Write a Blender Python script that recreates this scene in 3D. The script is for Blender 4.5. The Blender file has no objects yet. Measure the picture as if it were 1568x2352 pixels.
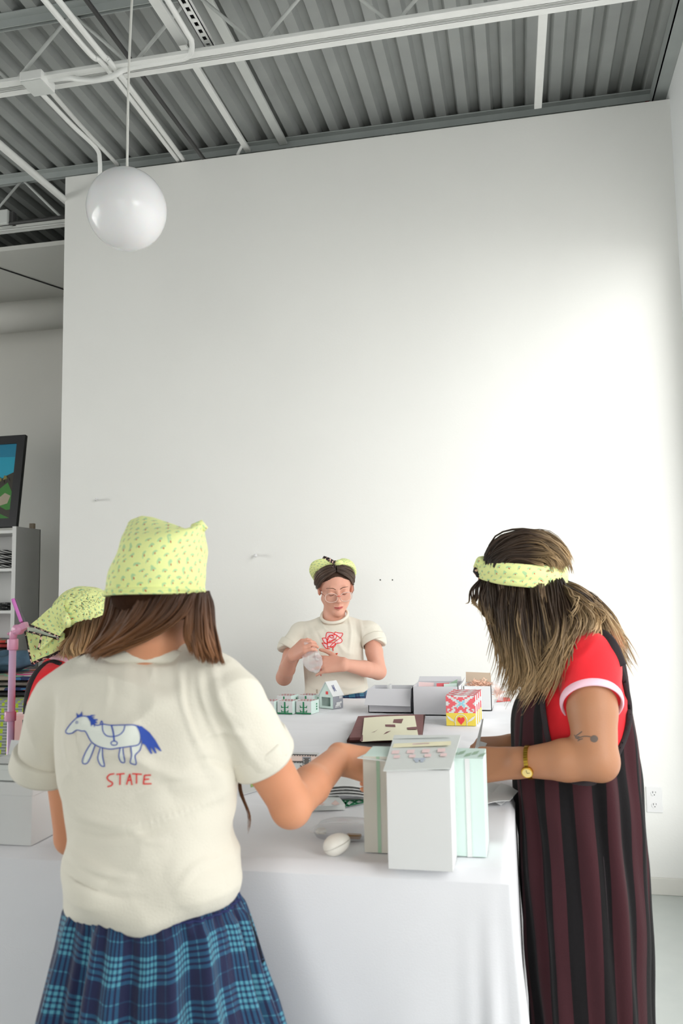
import bpy, math, random
import numpy as np
from mathutils import Vector, Matrix, bvhtree
random.seed(7)
S = bpy.context.scene
COL = S.collection
R_ = math.radians

# ------------------------------------------------------------------ camera
F_PX, YAW, PITCH, ROLL = 1945.163, 0.2082197, 0.0994104, -0.0167689
CAM = np.array([0.0, 0.0, 1.5])
_fw = np.array([-math.sin(YAW)*math.cos(PITCH), math.cos(YAW)*math.cos(PITCH), math.sin(PITCH)])
_rt = np.array([math.cos(YAW), math.sin(YAW), 0.0]); _up = np.cross(_rt, _fw)
_c, _s = math.cos(ROLL), math.sin(ROLL)
_rt, _up = _c*_rt+_s*_up, -_s*_rt+_c*_up
cam_data = bpy.data.cameras.new('camera'); cam = bpy.data.objects.new('camera', cam_data); COL.objects.link(cam)
cam_data.sensor_fit = 'VERTICAL'; cam_data.sensor_height = 36.0; cam_data.sensor_width = 24.0
cam_data.lens = F_PX/2352*36
cam_data.clip_start = 0.05
cam.matrix_world = Matrix(((_rt[0], _up[0], -_fw[0], 0), (_rt[1], _up[1], -_fw[1], 0), (_rt[2], _up[2], -_fw[2], 1.5), (0, 0, 0, 1)))
cam_data.dof.use_dof = True; cam_data.dof.focus_distance = 3.3; cam_data.dof.aperture_fstop = 6.3
S.camera = cam

# ------------------------------------------------------------------ light and exposure
S.view_settings.view_transform = 'Standard'; S.view_settings.look = 'None'
S.view_settings.gamma = 1.0; S.view_settings.use_curve_mapping = False
S.view_settings.exposure = -0.33
world = bpy.data.worlds.new('sky'); S.world = world; world.use_nodes = True
wn = world.node_tree.nodes; wn['Background'].inputs[0].default_value = (1.0, 1.0, 0.975, 1); wn['Background'].inputs[1].default_value = 3.0
def area_light(name, loc, target, sx, sy, power, color=(1, 1, 1), spread=180):
    l = bpy.data.lights.new(name, 'AREA'); l.shape = 'RECTANGLE'; l.size = sx; l.size_y = sy; l.energy = power; l.color = color; l.spread = R_(spread)
    o = bpy.data.objects.new(name, l); COL.objects.link(o); o.location = loc
    o.rotation_euler = (Vector(target)-Vector(loc)).to_track_quat('-Z', 'Y').to_euler(); return o
WR = (0.2, 4.38, 0.45, 3.35)       # window in the right wall: y0, y1, z0, z1
WB = (-1.35, 0.84, 0.25, 3.3)       # glazed front behind the camera: x0, x1, z0, z1
area_light('bright_sky_front', (-10.7, -60.0, 7.2), (0.1, 4.6, 1.6), 30.0, 18.0, 15000, (1.0, 1.0, 0.97), 180)
area_light('bright_sky_right', (5.4, -3.8, 4.2), (-0.3, 4.2, 1.3), 7.0, 5.0, 810, (1.0, 1.0, 0.98), 180)
WL = (-1.0, 4.2, 0.6, 3.2)         # window in the far left wall: y0, y1, z0, z1
area_light('bright_sky_left', (-9.5, 1.6, 2.6), (-3.0, 3.2, 2.2), 6.0, 3.4, 420, (1.0, 1.0, 0.97), 180)

# ------------------------------------------------------------------ pixel -> point helpers (photo measured once, then real geometry)
def ray(x, y): return (x-784)/F_PX*_rt-(y-1176)/F_PX*_up+_fw
def at(x, y, Y): d = ray(x, y); return CAM+d*(Y/d[1])
def atz(x, y, z): d = ray(x, y); return CAM+d*((z-1.5)/d[2])
def atx(x, y, X): d = ray(x, y); return CAM+d*(X/d[0])
def V3(p): return np.array(p, float)

# ------------------------------------------------------------------ materials
def node(nt, t, **kw):
    n = nt.nodes.new(t)
    for k, v in kw.items(): setattr(n, k, v)
    return n
def srgb(r, g, b):
    f = lambda c: (c/255/12.92 if c/255 <= .04045 else ((c/255+.055)/1.055)**2.4)
    return (f(r), f(g), f(b), 1)
def mat(name, col, rough=.6, metal=0, spec=.5, var=0, vscale=8, bump=0, bscale=60, sub=0, trans=0, alpha=1, emit=None, sheen=0, coat=0, stretch=(1, 1, 1)):
    m = bpy.data.materials.new(name); m.use_nodes = True; nt = m.node_tree; b = nt.nodes['Principled BSDF']
    b.inputs['Base Color'].default_value = col; b.inputs['Roughness'].default_value = rough; b.inputs['Metallic'].default_value = metal
    b.inputs['Specular IOR Level'].default_value = spec; b.inputs['Transmission Weight'].default_value = trans; b.inputs['Alpha'].default_value = alpha
    b.inputs['Sheen Weight'].default_value = sheen; b.inputs['Coat Weight'].default_value = coat
    if sub: b.inputs['Subsurface Weight'].default_value = sub; b.inputs['Subsurface Radius'].default_value = (.012, .005, .003); b.inputs['Subsurface Scale'].default_value = 1.0
    tc = node(nt, 'ShaderNodeTexCoord'); mp = node(nt, 'ShaderNodeMapping'); mp.inputs['Scale'].default_value = stretch
    nt.links.new(tc.outputs['Object'], mp.inputs[0])
    if var:
        n = node(nt, 'ShaderNodeTexNoise'); n.inputs['Scale'].default_value = vscale; n.inputs['Detail'].default_value = 5
        nt.links.new(mp.outputs[0], n.inputs['Vector'])
        mx = node(nt, 'ShaderNodeMix', data_type='RGBA'); r = node(nt, 'ShaderNodeMapRange'); r.inputs[1].default_value = .3; r.inputs[2].default_value = .7
        nt.links.new(n.outputs[0], r.inputs[0]); nt.links.new(r.outputs[0], mx.inputs[0])
        mx.inputs[6].default_value = tuple(c*(1-var) for c in col[:3])+(1,); mx.inputs[7].default_value = tuple(min(1, c*(1+var*.5)) for c in col[:3])+(1,)
        nt.links.new(mx.outputs[2], b.inputs['Base Color'])
    if bump:
        n = node(nt, 'ShaderNodeTexNoise'); n.inputs['Scale'].default_value = bscale; n.inputs['Detail'].default_value = 4
        nt.links.new(mp.outputs[0], n.inputs['Vector'])
        bp = node(nt, 'ShaderNodeBump'); bp.inputs['Strength'].default_value = bump; bp.inputs['Distance'].default_value = .01
        nt.links.new(n.outputs[0], bp.inputs['Height']); nt.links.new(bp.outputs[0], b.inputs['Normal'])
    return m
def bsdf(m): return m.node_tree.nodes['Principled BSDF']

class Chain:
    """tiny helper to write math in shader nodes"""
    def __init__(s, m): s.nt = m.node_tree
    def val(s, sock, x):
        if isinstance(x, (int, float)): sock.default_value = x
        else: s.nt.links.new(x, sock)
    def m(s, op, a, b=0.0, c=None):
        n = node(s.nt, 'ShaderNodeMath', operation=op); s.val(n.inputs[0], a); s.val(n.inputs[1], b)
        if c is not None: s.val(n.inputs[2], c)
        return n.outputs[0]
    def mix(s, f, a, b):
        n = node(s.nt, 'ShaderNodeMix', data_type='RGBA'); s.val(n.inputs[0], f)
        for i, v in ((6, a), (7, b)):
            if isinstance(v, tuple): n.inputs[i].default_value = v
            else: s.nt.links.new(v, n.inputs[i])
        return n.outputs[2]
    def uv(s):
        t = node(s.nt, 'ShaderNodeUVMap'); x = node(s.nt, 'ShaderNodeSeparateXYZ'); s.nt.links.new(t.outputs[0], x.inputs[0]); return x.outputs[0], x.outputs[1]
    def noise(s, scale, detail=3):
        t = node(s.nt, 'ShaderNodeTexCoord'); n = node(s.nt, 'ShaderNodeTexNoise'); n.inputs['Scale'].default_value = scale; n.inputs['Detail'].default_value = detail
        s.nt.links.new(t.outputs['Object'], n.inputs['Vector']); return n.outputs[0]
    def fr(s, x): return s.m('FRACT', x)
    def band(s, x, lo, hi): return s.m('MULTIPLY', s.m('GREATER_THAN', x, lo), s.m('LESS_THAN', x, hi))
    def base(s, sock): s.nt.links.new(sock, s.nt.nodes['Principled BSDF'].inputs['Base Color'])

# ------------------------------------------------------------------ mesh building
ORG = {}
def tag(o, label=None, cat=None, group=None, kind=None):
    if label: o['label'] = label
    if cat: o['category'] = cat
    if group: o['group'] = group
    if kind: o['kind'] = kind
    return o
def empty(name, loc, label, cat, group=None):
    o = bpy.data.objects.new(name, None); o.empty_display_size = .05; COL.objects.link(o); o.location = tuple(float(c) for c in loc); ORG[o.name] = V3(loc)
    return tag(o, label, cat, group)
class MB:
    def __init__(s): s.v = []; s.f = []; s.mi = []; s.uv = []; s.n = 0
    def add(s, vs, fs, mi=0, uvs=None):
        vs = np.asarray(vs, float); s.v.append(vs)
        for f in fs:
            s.f.append([i+s.n for i in f]); s.mi.append(mi)
            s.uv.append([tuple(uvs[i]) for i in f] if uvs is not None else [(0, 0)]*len(f))
        s.n += len(vs); return s
    def quad(s, a, b, c, d, mi=0, uv=((0, 0), (1, 0), (1, 1), (0, 1))): return s.add([a, b, c, d], [(0, 1, 2, 3)], mi, uv)
    def poly(s, pts, mi=0): return s.add(pts, [tuple(range(len(pts)))], mi)
    def box(s, lo, hi, mi=0, M=None):
        lo, hi = V3(lo), V3(hi); P = np.array([[x, y, z] for x in (lo[0], hi[0]) for y in (lo[1], hi[1]) for z in (lo[2], hi[2])])
        if M is not None: P = P@np.array(M)[:3, :3].T+np.array(M)[:3, 3]
        F = [(0, 1, 3, 2), (4, 6, 7, 5), (0, 4, 5, 1), (2, 3, 7, 6), (0, 2, 6, 4), (1, 5, 7, 3)]
        return s.add(P, F, mi)
    def obox(s, o, a, b, c, mi=0):
        o, a, b, c = map(V3, (o, a, b, c)); P = np.array([o, o+c, o+b, o+b+c, o+a, o+a+c, o+a+b, o+a+b+c])
        return s.add(P, [(0, 1, 3, 2), (4, 6, 7, 5), (0, 4, 5, 1), (2, 3, 7, 6), (0, 2, 6, 4), (1, 5, 7, 3)], mi)
    def bar(s, a, b, w, h, mi=0, up=(0, 0, 1)):
        a, b = V3(a), V3(b); d = (b-a); d /= np.linalg.norm(d); x = np.cross(d, up); x /= np.linalg.norm(x); y = np.cross(x, d)
        return s.obox(a-x*w/2-y*h/2, b-a, x*w, y*h, mi)
    def tube(s, pts, r, n=10, mi=0, flat=None, cap=True, uvs=1.0, twist=0.0, up=None):
        pts = np.asarray(pts, float); k = len(pts); r = np.broadcast_to(np.asarray(r, float), (k,)) if np.ndim(r) <= 1 else r
        fl = np.broadcast_to(np.asarray(1.0 if flat is None else flat, float), (k,))
        T = np.gradient(pts, axis=0); T /= np.linalg.norm(T, axis=1)[:, None]+1e-12
        ref = V3(up) if up is not None else (V3((0, 0, 1)) if abs(T[0][2]) < .9 else V3((1, 0, 0)))
        x = ref-T[0]*(ref@T[0]); x /= np.linalg.norm(x); V = []; U = []; L = 0
        for i in range(k):
            x = x-T[i]*(x@T[i]); x /= np.linalg.norm(x)+1e-12; y = np.cross(T[i], x)
            if i: L += np.linalg.norm(pts[i]-pts[i-1])
            tw = twist*i/max(1, k-1)
            for j in range(n):
                a = 2*math.pi*j/n; ca, sa = math.cos(a)*fl[i], math.sin(a)
                ct, st = math.cos(tw), math.sin(tw); ca, sa = ca*ct-sa*st, ca*st+sa*ct
                V.append(pts[i]+r[i]*(x*ca+y*sa)); U.append((j/n*2*math.pi*max(r), L))
        F = [(i*n+j, i*n+(j+1) % n, (i+1)*n+(j+1) % n, (i+1)*n+j) for i in range(k-1) for j in range(n)]
        if cap: F += [tuple(range(n-1, -1, -1)), tuple((k-1)*n+j for j in range(n))]
        return s.add(V, F, mi, U)
    def loft(s, rings, mi=0, closed=True, uvs=None, cap0=False, cap1=False):
        k, n = len(rings), len(rings[0]); V = np.concatenate([np.asarray(r, float) for r in rings]); m = n if closed else n-1
        base = s.n
        F = [(i*n+j, i*n+(j+1) % n, (i+1)*n+(j+1) % n, (i+1)*n+j) for i in range(k-1) for j in range(m)]
        U = np.concatenate([np.asarray(u, float) for u in uvs]) if uvs is not None else None
        s.add(V, F, mi, U)
        if U is not None and closed:   # seam fix
            for q in range(len(s.uv)-len(F), len(s.uv)):
                u = s.uv[q]; ml = max(a[0] for a in u); mn = min(a[0] for a in u)
                W = s.wrap if hasattr(s, 'wrap') else 1.0
                if ml-mn > W*.5: s.uv[q] = [(a[0]+W if a[0] < ml-W*.5 else a[0], a[1]) for a in u]
        for c, idx in ((cap0, range(n-1, -1, -1)), (cap1, range((k-1)*n, k*n))):
            if c: s.f.append([base+i for i in idx]); s.mi.append(mi); s.uv.append([(0, 0)]*n)
        return s
    def lathe(s, prof, c, n=32, mi=0, axis=None):
        c = V3(c); M = np.eye(3) if axis is None else np.array(Vector((0, 0, 1)).rotation_difference(Vector(axis)).to_matrix())
        return s.loft([[c+M@np.array((r*math.cos(2*math.pi*j/n), r*math.sin(2*math.pi*j/n), z)) for j in range(n)] for r, z in prof], mi, cap0=prof[0][0] > 1e-4, cap1=prof[-1][0] > 1e-4)
    def build(s, name, mats, parent=None, smooth=False, bevel=0, loc=None, solid=0, sub=0):
        V = np.concatenate(s.v) if s.v else np.zeros((0, 3))
        if parent is not None: org = ORG.get(parent.name, np.zeros(3))
        elif loc is not None: org = V3(loc)
        else: org = np.array([(V[:, 0].min()+V[:, 0].max())/2, (V[:, 1].min()+V[:, 1].max())/2, V[:, 2].min()])
        me = bpy.data.meshes.new(name); me.from_pydata((V-org).tolist(), [], s.f); 
        me.polygons.foreach_set('material_index', s.mi)
        uvl = me.uv_layers.new(name='UVMap'); uvl.data.foreach_set('uv', [c for f in s.uv for u in f for c in u])
        for m in (mats if isinstance(mats, (list, tuple)) else [mats]): me.materials.append(m)
        if smooth: me.polygons.foreach_set('use_smooth', [True]*len(me.polygons))
        me.update(); me.validate()
        o = bpy.data.objects.new(name, me); COL.objects.link(o)
        if parent is not None: o.parent = parent
        else: o.location = org
        ORG[o.name] = org
        if solid:
            md = o.modifiers.new('s', 'SOLIDIFY'); md.thickness = solid; md.offset = 0
        if bevel:
            md = o.modifiers.new('b', 'BEVEL'); md.width = bevel; md.segments = 2; md.limit_method = 'ANGLE'
        if sub:
            md = o.modifiers.new('d', 'SUBSURF'); md.levels = sub; md.render_levels = sub
        return o
def copy_tree(o, parent=None):
    c = o.copy(); COL.objects.link(c)
    if parent is not None: c.parent = parent
    for ch in [x for x in bpy.data.objects if x.parent == o]: copy_tree(ch, c)
    return c
def struct(o): o['kind'] = 'structure'; return o
def spline(P, n):
    """Catmull-Rom through the rows of P, n samples"""
    P = np.asarray(P, float); k = len(P); Q = np.vstack([2*P[0]-P[1], P, 2*P[-1]-P[-2]]); out = []
    for t in np.linspace(0, k-1, n):
        i = min(int(t), k-2); f = t-i; a, b, c, d = Q[i], Q[i+1], Q[i+2], Q[i+3]
        out.append(.5*((2*b)+(-a+c)*f+(2*a-5*b+4*c-d)*f*f+(-a+3*b-3*c+d)*f**3))
    return np.array(out)

# ------------------------------------------------------------------ organic shapes: smooth unions of tapered limbs, meshed by surface nets
def vnoise(p, seed=0):
    p = np.asarray(p, float); i = np.floor(p).astype(np.int64); f = p-i; u = f*f*(3-2*f); out = 0
    for dx in (0, 1):
        for dy in (0, 1):
            for dz in (0, 1):
                h = ((i[:, 0]+dx)*374761393+(i[:, 1]+dy)*668265263+(i[:, 2]+dz)*2147483647+seed*974711) & 0xffffffff
                h = ((h ^ (h >> 13))*1274126177) & 0xffffffff; h = (h ^ (h >> 16)) & 0xffff
                w = (u[:, 0] if dx else 1-u[:, 0])*(u[:, 1] if dy else 1-u[:, 1])*(u[:, 2] if dz else 1-u[:, 2])
                out = out+w*(h/32767.5-1)
    return out
class SDF:
    def __init__(s, lo, hi, h):
        s.lo = V3(lo); s.h = h; s.n = np.ceil((V3(hi)-s.lo)/h).astype(int)+1; s.D = np.full(s.n, .06, np.float32)
    def _sub(s, lo, hi):
        a = np.maximum(np.floor((V3(lo)-s.lo)/s.h).astype(int), 0); b = np.minimum(np.ceil((V3(hi)-s.lo)/s.h).astype(int)+1, s.n)
        if np.any(b <= a): return None, None
        ax = [s.lo[i]+s.h*np.arange(a[i], b[i]) for i in range(3)]
        X, Y, Z = np.meshgrid(*ax, indexing='ij'); return tuple(slice(a[i], b[i]) for i in range(3)), np.stack([X, Y, Z], -1)
    def _put(s, sl, d, k, neg):
        A = s.D[sl]
        if neg: d = -d; h = np.clip(.5-.5*(d-A)/k, 0, 1) if k else None; s.D[sl] = (A*(1-(1-h))+0) if False else (np.maximum(A, d) if not k else A+(d-A)*(1-h)+k*h*(1-h))
        else:
            h = np.clip(.5+.5*(A-d)/k, 0, 1) if k else None
            s.D[sl] = np.minimum(A, d) if not k else A+(d-A)*h-k*h*(1-h)
    def cone(s, a, b, ra, rb, k=.012, flat=1.0, fdir=None, neg=False, cut=None):
        a, b = V3(a), V3(b); m = max(ra, rb)*max(1, flat)+.05+k
        sl, P = s._sub(np.minimum(a, b)-m, np.maximum(a, b)+m)
        if sl is None: return s
        ba = b-a; L = ba@ba+1e-12; h = np.clip((P-a)@ba/L, 0, 1); q = P-a-h[..., None]*ba
        if fdir is not None:
            f = V3(fdir); f = f/np.linalg.norm(f); c = q@f; q = q+f*(c*(1/flat-1))[..., None]
        d = np.linalg.norm(q, axis=-1)-(ra+(rb-ra)*h)
        if fdir is not None and flat < 1: d = d*flat**.5
        if cut is not None: d = np.maximum(d, (P-V3(cut[0]))@V3(cut[1]))
        s._put(sl, d, k, neg); return s
    def chain(s, pts, rs, k=.012, **kw):
        for i in range(len(pts)-1): s.cone(pts[i], pts[i+1], rs[i], rs[i+1], k, **kw)
        return s
    def ell(s, c, r, Rm=None, k=.012, neg=False):
        c, r = V3(c), V3(r); m = max(r)+.05+k; sl, P = s._sub(c-m, c+m)
        if sl is None: return s
        q = P-c
        if Rm is not None: q = q@np.asarray(Rm)
        k0 = np.linalg.norm(q/r, axis=-1)+1e-9; k1 = np.linalg.norm(q/r**2, axis=-1)+1e-9
        s._put(sl, k0*(k0-1)/k1, k, neg); return s
    def torso(s, rows, k=.02, e=2.3, rot=0.0, pad=.06, neg=False):
        """rows: (z, cx, cy, rx, ry) from the bottom up, each an oval; rot turns the ovals about z"""
        rows = np.array(sorted([tuple(r) for r in rows]), float); z0, z1 = rows[0, 0], rows[-1, 0]
        m = rows[:, 3:].max()+pad; lo = np.array([rows[:, 1].min()-m, rows[:, 2].min()-m, z0-pad]); hi = np.array([rows[:, 1].max()+m, rows[:, 2].max()+m, z1+pad])
        sl, P = s._sub(lo, hi)
        if sl is None: return s
        zz = P[0, 0, :, 2]; fine = spline(rows, 16*len(rows)); o = np.argsort(fine[:, 0]); fine = fine[o]
        g = [np.interp(zz, fine[:, 0], fine[:, i]) for i in range(1, 5)]
        dx, dy = P[..., 0]-g[0], P[..., 1]-g[1]; c, sn = math.cos(rot), math.sin(rot); dx, dy = c*dx+sn*dy, -sn*dx+c*dy
        rr = (np.abs(dx/g[2])**e+np.abs(dy/g[3])**e)**(1/e)
        d = (rr-1)*np.minimum(g[2], g[3]); dz = np.maximum(z0-P[..., 2], P[..., 2]-z1)
        s._put(sl, np.maximum(d, dz), k, neg); return s
    def plane(s, p, n, sl=None):
        """cut away the side n points to"""
        sl, P = s._sub(s.lo, s.lo+s.h*s.n); d = (P-V3(p))@V3(n); s.D[sl] = np.maximum(s.D[sl], d); return s
    def mesh(s, smooth=1):
        D = s.D; D[0] = D[-1] = .05; D[:, 0] = D[:, -1] = .05; D[:, :, 0] = D[:, :, -1] = .05
        I = D < 0; n = np.array(D.shape)-1
        cnt = sum(I[x:x+n[0], y:y+n[1], z:z+n[2]].astype(np.int8) for x in (0, 1) for y in (0, 1) for z in (0, 1))
        act = np.argwhere((cnt > 0) & (cnt < 8)); idx = np.full(tuple(n), -1, np.int64); idx[tuple(act.T)] = np.arange(len(act))
        acc = np.zeros((len(act), 3)); w = np.zeros(len(act)); C = [(x, y, z) for x in (0, 1) for y in (0, 1) for z in (0, 1)]
        val = {c: D[act[:, 0]+c[0], act[:, 1]+c[1], act[:, 2]+c[2]].astype(float) for c in C}
        for c in C:
            for ax in range(3):
                if c[ax] == 0:
                    e = list(c); e[ax] = 1; e = tuple(e); a, b = val[c], val[e]; m = (a < 0) != (b < 0); t = np.where(m, a/np.where(m, a-b, 1), 0)
                    p = np.tile(np.array(c, float), (len(act), 1)); p[:, ax] += t; acc[m] += p[m]; w[m] += 1
        V = s.lo+s.h*(act+acc/w[:, None]); F = []
        for ax in range(3):
            u, v = (ax+1) % 3, (ax+2) % 3
            A = I[tuple(slice(0, -1) if i == ax else slice(None) for i in range(3))]; B = I[tuple(slice(1, None) if i == ax else slice(None) for i in range(3))]
            ed = np.argwhere(A != B); ed = ed[(ed[:, u] > 0) & (ed[:, v] > 0) & (ed[:, u] < n[u]) & (ed[:, v] < n[v])]
            q = []
            for du, dv in ((-1, -1), (0, -1), (0, 0), (-1, 0)):
                e = ed.copy(); e[:, u] += du; e[:, v] += dv; q.append(idx[tuple(e.T)])
            q = np.stack(q, 1); fl = I[tuple(ed.T)]; q[~fl] = q[~fl][:, ::-1]; F.append(q)
        F = np.concatenate(F)
        for _ in range(smooth):
            a = np.zeros_like(V); c = np.zeros(len(V))
            for i in range(4):
                for j in (1, 3): np.add.at(a, F[:, i], V[F[:, (i+j) % 4]]); np.add.at(c, F[:, i], 1)
            V = V*.5+.5*a/c[:, None]
        return V, F
def vnormals(V, F):
    n = np.cross(V[F[:, 2]]-V[F[:, 0]], V[F[:, 3]]-V[F[:, 1]]); N = np.zeros_like(V)
    for i in range(4): np.add.at(N, F[:, i], n)
    return N/(np.linalg.norm(N, axis=1)[:, None]+1e-12)
def mesh_obj(name, V, F, mats, parent, uvf=None, mi=None):
    org = ORG[parent.name] if parent is not None else np.zeros(3)
    me = bpy.data.meshes.new(name); me.from_pydata((V-org).tolist(), [], np.asarray(F).tolist())
    for m in (mats if isinstance(mats, (list, tuple)) else [mats]): me.materials.append(m)
    me.polygons.foreach_set('use_smooth', [True]*len(me.polygons))
    if mi is not None: me.polygons.foreach_set('material_index', np.asarray(mi, dtype=np.int32))
    if uvf is not None:
        u = uvf(V); l = me.uv_layers.new(name='UVMap'); l.data.foreach_set('uv', u[np.asarray(F).ravel()].ravel())
    me.update(); o = bpy.data.objects.new(name, me); COL.objects.link(o)
    if parent is not None: o.parent = parent
    ORG[o.name] = org
    return o
# ================================================================== THE ROOM
YW, XL, XR, ZT = 4.607, -2.703, 0.873, 4.14
paint = mat('wall_paint', (.85, .85, .82, 1), .75, var=.02, vscale=1.5, bump=.05, bscale=90)
paint_r = mat('side_wall_paint', (.78, .80, .80, 1), .75, var=.02, vscale=1.5, bump=.05, bscale=90)
trimm = mat('baseboard_paint', (.72, .71, .66, 1), .55)
deckm = mat('painted_deck', (.33, .345, .335, 1), .5, var=.10, vscale=4, metal=.0)
steel = mat('painted_steel', (.62, .64, .62, 1), .5, var=.05, vscale=6)
steel_g = mat('grey_primer_steel', (.40, .43, .42, 1), .55, var=.08, vscale=6)
whitep = mat('white_painted_metal', (.78, .79, .77, 1), .45, var=.03, vscale=9)
darkp = mat('black_pipe_metal', (.06, .06, .06, 1), .45)
white = mat('gloss_white', (.8, .8, .8, 1), .25)
black = mat('black', (.012, .012, .014, 1), .5)
glassm = bpy.data.materials.new('window_glass'); glassm.use_nodes = True
_nt = glassm.node_tree; _nt.nodes.remove(_nt.nodes['Principled BSDF'])
_t = node(_nt, 'ShaderNodeBsdfTransparent'); _g = node(_nt, 'ShaderNodeBsdfGlossy'); _g.inputs['Roughness'].default_value = .02; _mx = node(_nt, 'ShaderNodeMixShader'); _mx.inputs[0].default_value = .06
_nt.links.new(_t.outputs[0], _mx.inputs[1]); _nt.links.new(_g.outputs[0], _mx.inputs[2]); _nt.links.new(_mx.outputs[0], _nt.nodes['Material Output'].inputs[0])

# floor: pale green-grey sealed concrete with rusty stains
floorm = mat('sealed_concrete', (.40, .43, .40, 1), .35, bump=.03, bscale=14)
ch = Chain(floorm); n1 = ch.noise(2.2, 6); n2 = ch.noise(9, 5)
f1 = ch.m('MULTIPLY', ch.m('SUBTRACT', n1, .57), 5.0); f1 = ch.m('MINIMUM', ch.m('MAXIMUM', f1, 0.0), .55)
cA = ch.mix(ch.m('MULTIPLY', n2, .8), (.50, .54, .52, 1), (.60, .63, .60, 1)); ch.base(ch.mix(f1, cA, (.42, .28, .15, 1)))
struct(MB().box((-7.2, -3.6, -.1), (1.1, 7.2, 0)).build('floor', floorm))
# back partition wall with its small blemishes left as separate things below
struct(MB().box((XL, YW, 0), (XR, YW+.14, ZT)).build('wall_back', paint))
struct(MB().box((XL-.003, YW-.012, 0), (XR, YW, .082)).build('baseboard_back', trimm, bevel=.003))
# right wall with one wide window
m = MB(); y0, y1, z0, z1 = WR
m.box((XR, -3.6, 0), (XR+.2, y0, 4.5)); m.box((XR, y1, 0), (XR+.2, 7.2, 4.5)); m.box((XR, y0, 0), (XR+.2, y1, z0)); m.box((XR, y0, z1), (XR+.2, y1, 4.5))
struct(m.build('wall_right', paint_r))
def window(name, o, du, W, H):
    o, du = V3(o), V3(du); nrm = np.cross(du, (0, 0, 1)); m = MB(); k = max(2, round(W/1.3))
    for i in range(k+1): m.obox(o+du*(i*(W-.06)/k)-nrm*.04, du*.06, (0, 0, H), nrm*.08)
    for z in (0, H-.06): m.obox(o+V3((0, 0, z))-nrm*.035, du*W, (0, 0, .06), nrm*.07)
    r = struct(m.build(name, whitep, loc=o)); p = MB().obox(o-nrm*.004, du*W, (0, 0, H), nrm*.008).build('glass_pane', glassm, r); return r
window('window_1', (XR+.1, WR[0], WR[2]), (0, 1, 0), WR[1]-WR[0], WR[3]-WR[2])
m = MB(); x0, x1, z0, z1 = WB
m.box((-7.2, -3.6, 0), (x0, -3.4, 4.5)); m.box((x1, -3.6, 0), (XR, -3.4, 4.5)); m.box((x0, -3.6, 0), (x1, -3.4, z0)); m.box((x0, -3.6, z1), (x1, -3.4, 4.5))
struct(m.build('wall_front', paint_r))
window('window_2', (WB[0], -3.5, WB[2]), (1, 0, 0), WB[1]-WB[0], WB[3]-WB[2])
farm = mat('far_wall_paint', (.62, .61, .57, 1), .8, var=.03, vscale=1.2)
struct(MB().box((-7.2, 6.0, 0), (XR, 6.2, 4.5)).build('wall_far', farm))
m = MB(); y0, y1, z0, z1 = WL
m.box((-7.4, -3.6, 0), (-7.2, y0, 4.5)); m.box((-7.4, y1, 0), (-7.2, 6.2, 4.5)); m.box((-7.4, y0, 0), (-7.2, y1, z0)); m.box((-7.4, y0, z1), (-7.2, y1, 4.5))
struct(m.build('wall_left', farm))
window('window_3', (-7.3, WL[0], WL[2]), (0, 1, 0), WL[1]-WL[0], WL[3]-WL[2])
# corrugated roof deck
P, ZD, DD = .1285, 4.285, .042
prof = []
x = -7.2
ph = (1.0)
xs = np.arange(-7.2, XR+.14, P)
V = []
for x in xs:
    for dx, dz in ((0, 0), (.055, 0), (.071, DD), (.112, DD)): V.append((x+dx, dz))
V = [v for v in V if v[0] <= XR+.1]
m = MB(); rings = [[(a, y, ZD+b) for a, b in V] for y in (-3.6, 6.2)]
m.loft(rings, closed=False); rings = [[(a, y, ZD+b+.012) for a, b in V] for y in (-3.6, 6.2)]; m.loft(rings, closed=False)
m.box((-7.2, -3.6, ZD+.08), (XR+.2, 6.2, ZD+.2))
struct(m.build('ceiling', deckm))

def joist(name, Y, ztop, zbot, x0, x1, label, phase=0, strut_end=None):
    root = empty(name, (x0, Y, zbot), label, 'joist', 'open web roof joists')
    m = MB()
    for s in (-1, 1):
        m.box((x0, Y+s*.012-(.042 if s < 0 else 0), ztop-.006), (x1, Y+s*.012+(.042 if s > 0 else 0), ztop)); m.box((x0, Y+s*.012-.003, ztop-.045), (x1, Y+s*.012+.003, ztop))
    m.build('top_chord', steel_g, root)
    m = MB()
    for s in (-1, 1):
        m.box((x0, Y+s*.012-(.040 if s < 0 else 0), zbot), (x1, Y+s*.012+(.040 if s > 0 else 0), zbot+.006)); m.box((x0, Y+s*.012-.003, zbot), (x1, Y+s*.012+.003, zbot+.042))
    m.build('bottom_chord', whitep, root)
    step = .305; x = x0+phase; up = True
    while x+step < x1:
        a = (x, Y, zbot+.02 if up else ztop-.02); b = (x+step, Y, ztop-.02 if up else zbot+.02)
        MB().tube([a, b], .0085, 8).build('web_rod', steel, root, smooth=True); x += step; up = not up
    return root
joist('roof_joist', 3.41, 4.283, 3.93, -7.2, XR, 'white open web roof joist crossing above the table, nearer of the two in view', .035)
joist('roof_joist', 4.78, 4.283, 3.93, -7.2, XR, 'grey open web roof joist along the top of the tall white wall, farther one', .12)

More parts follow.
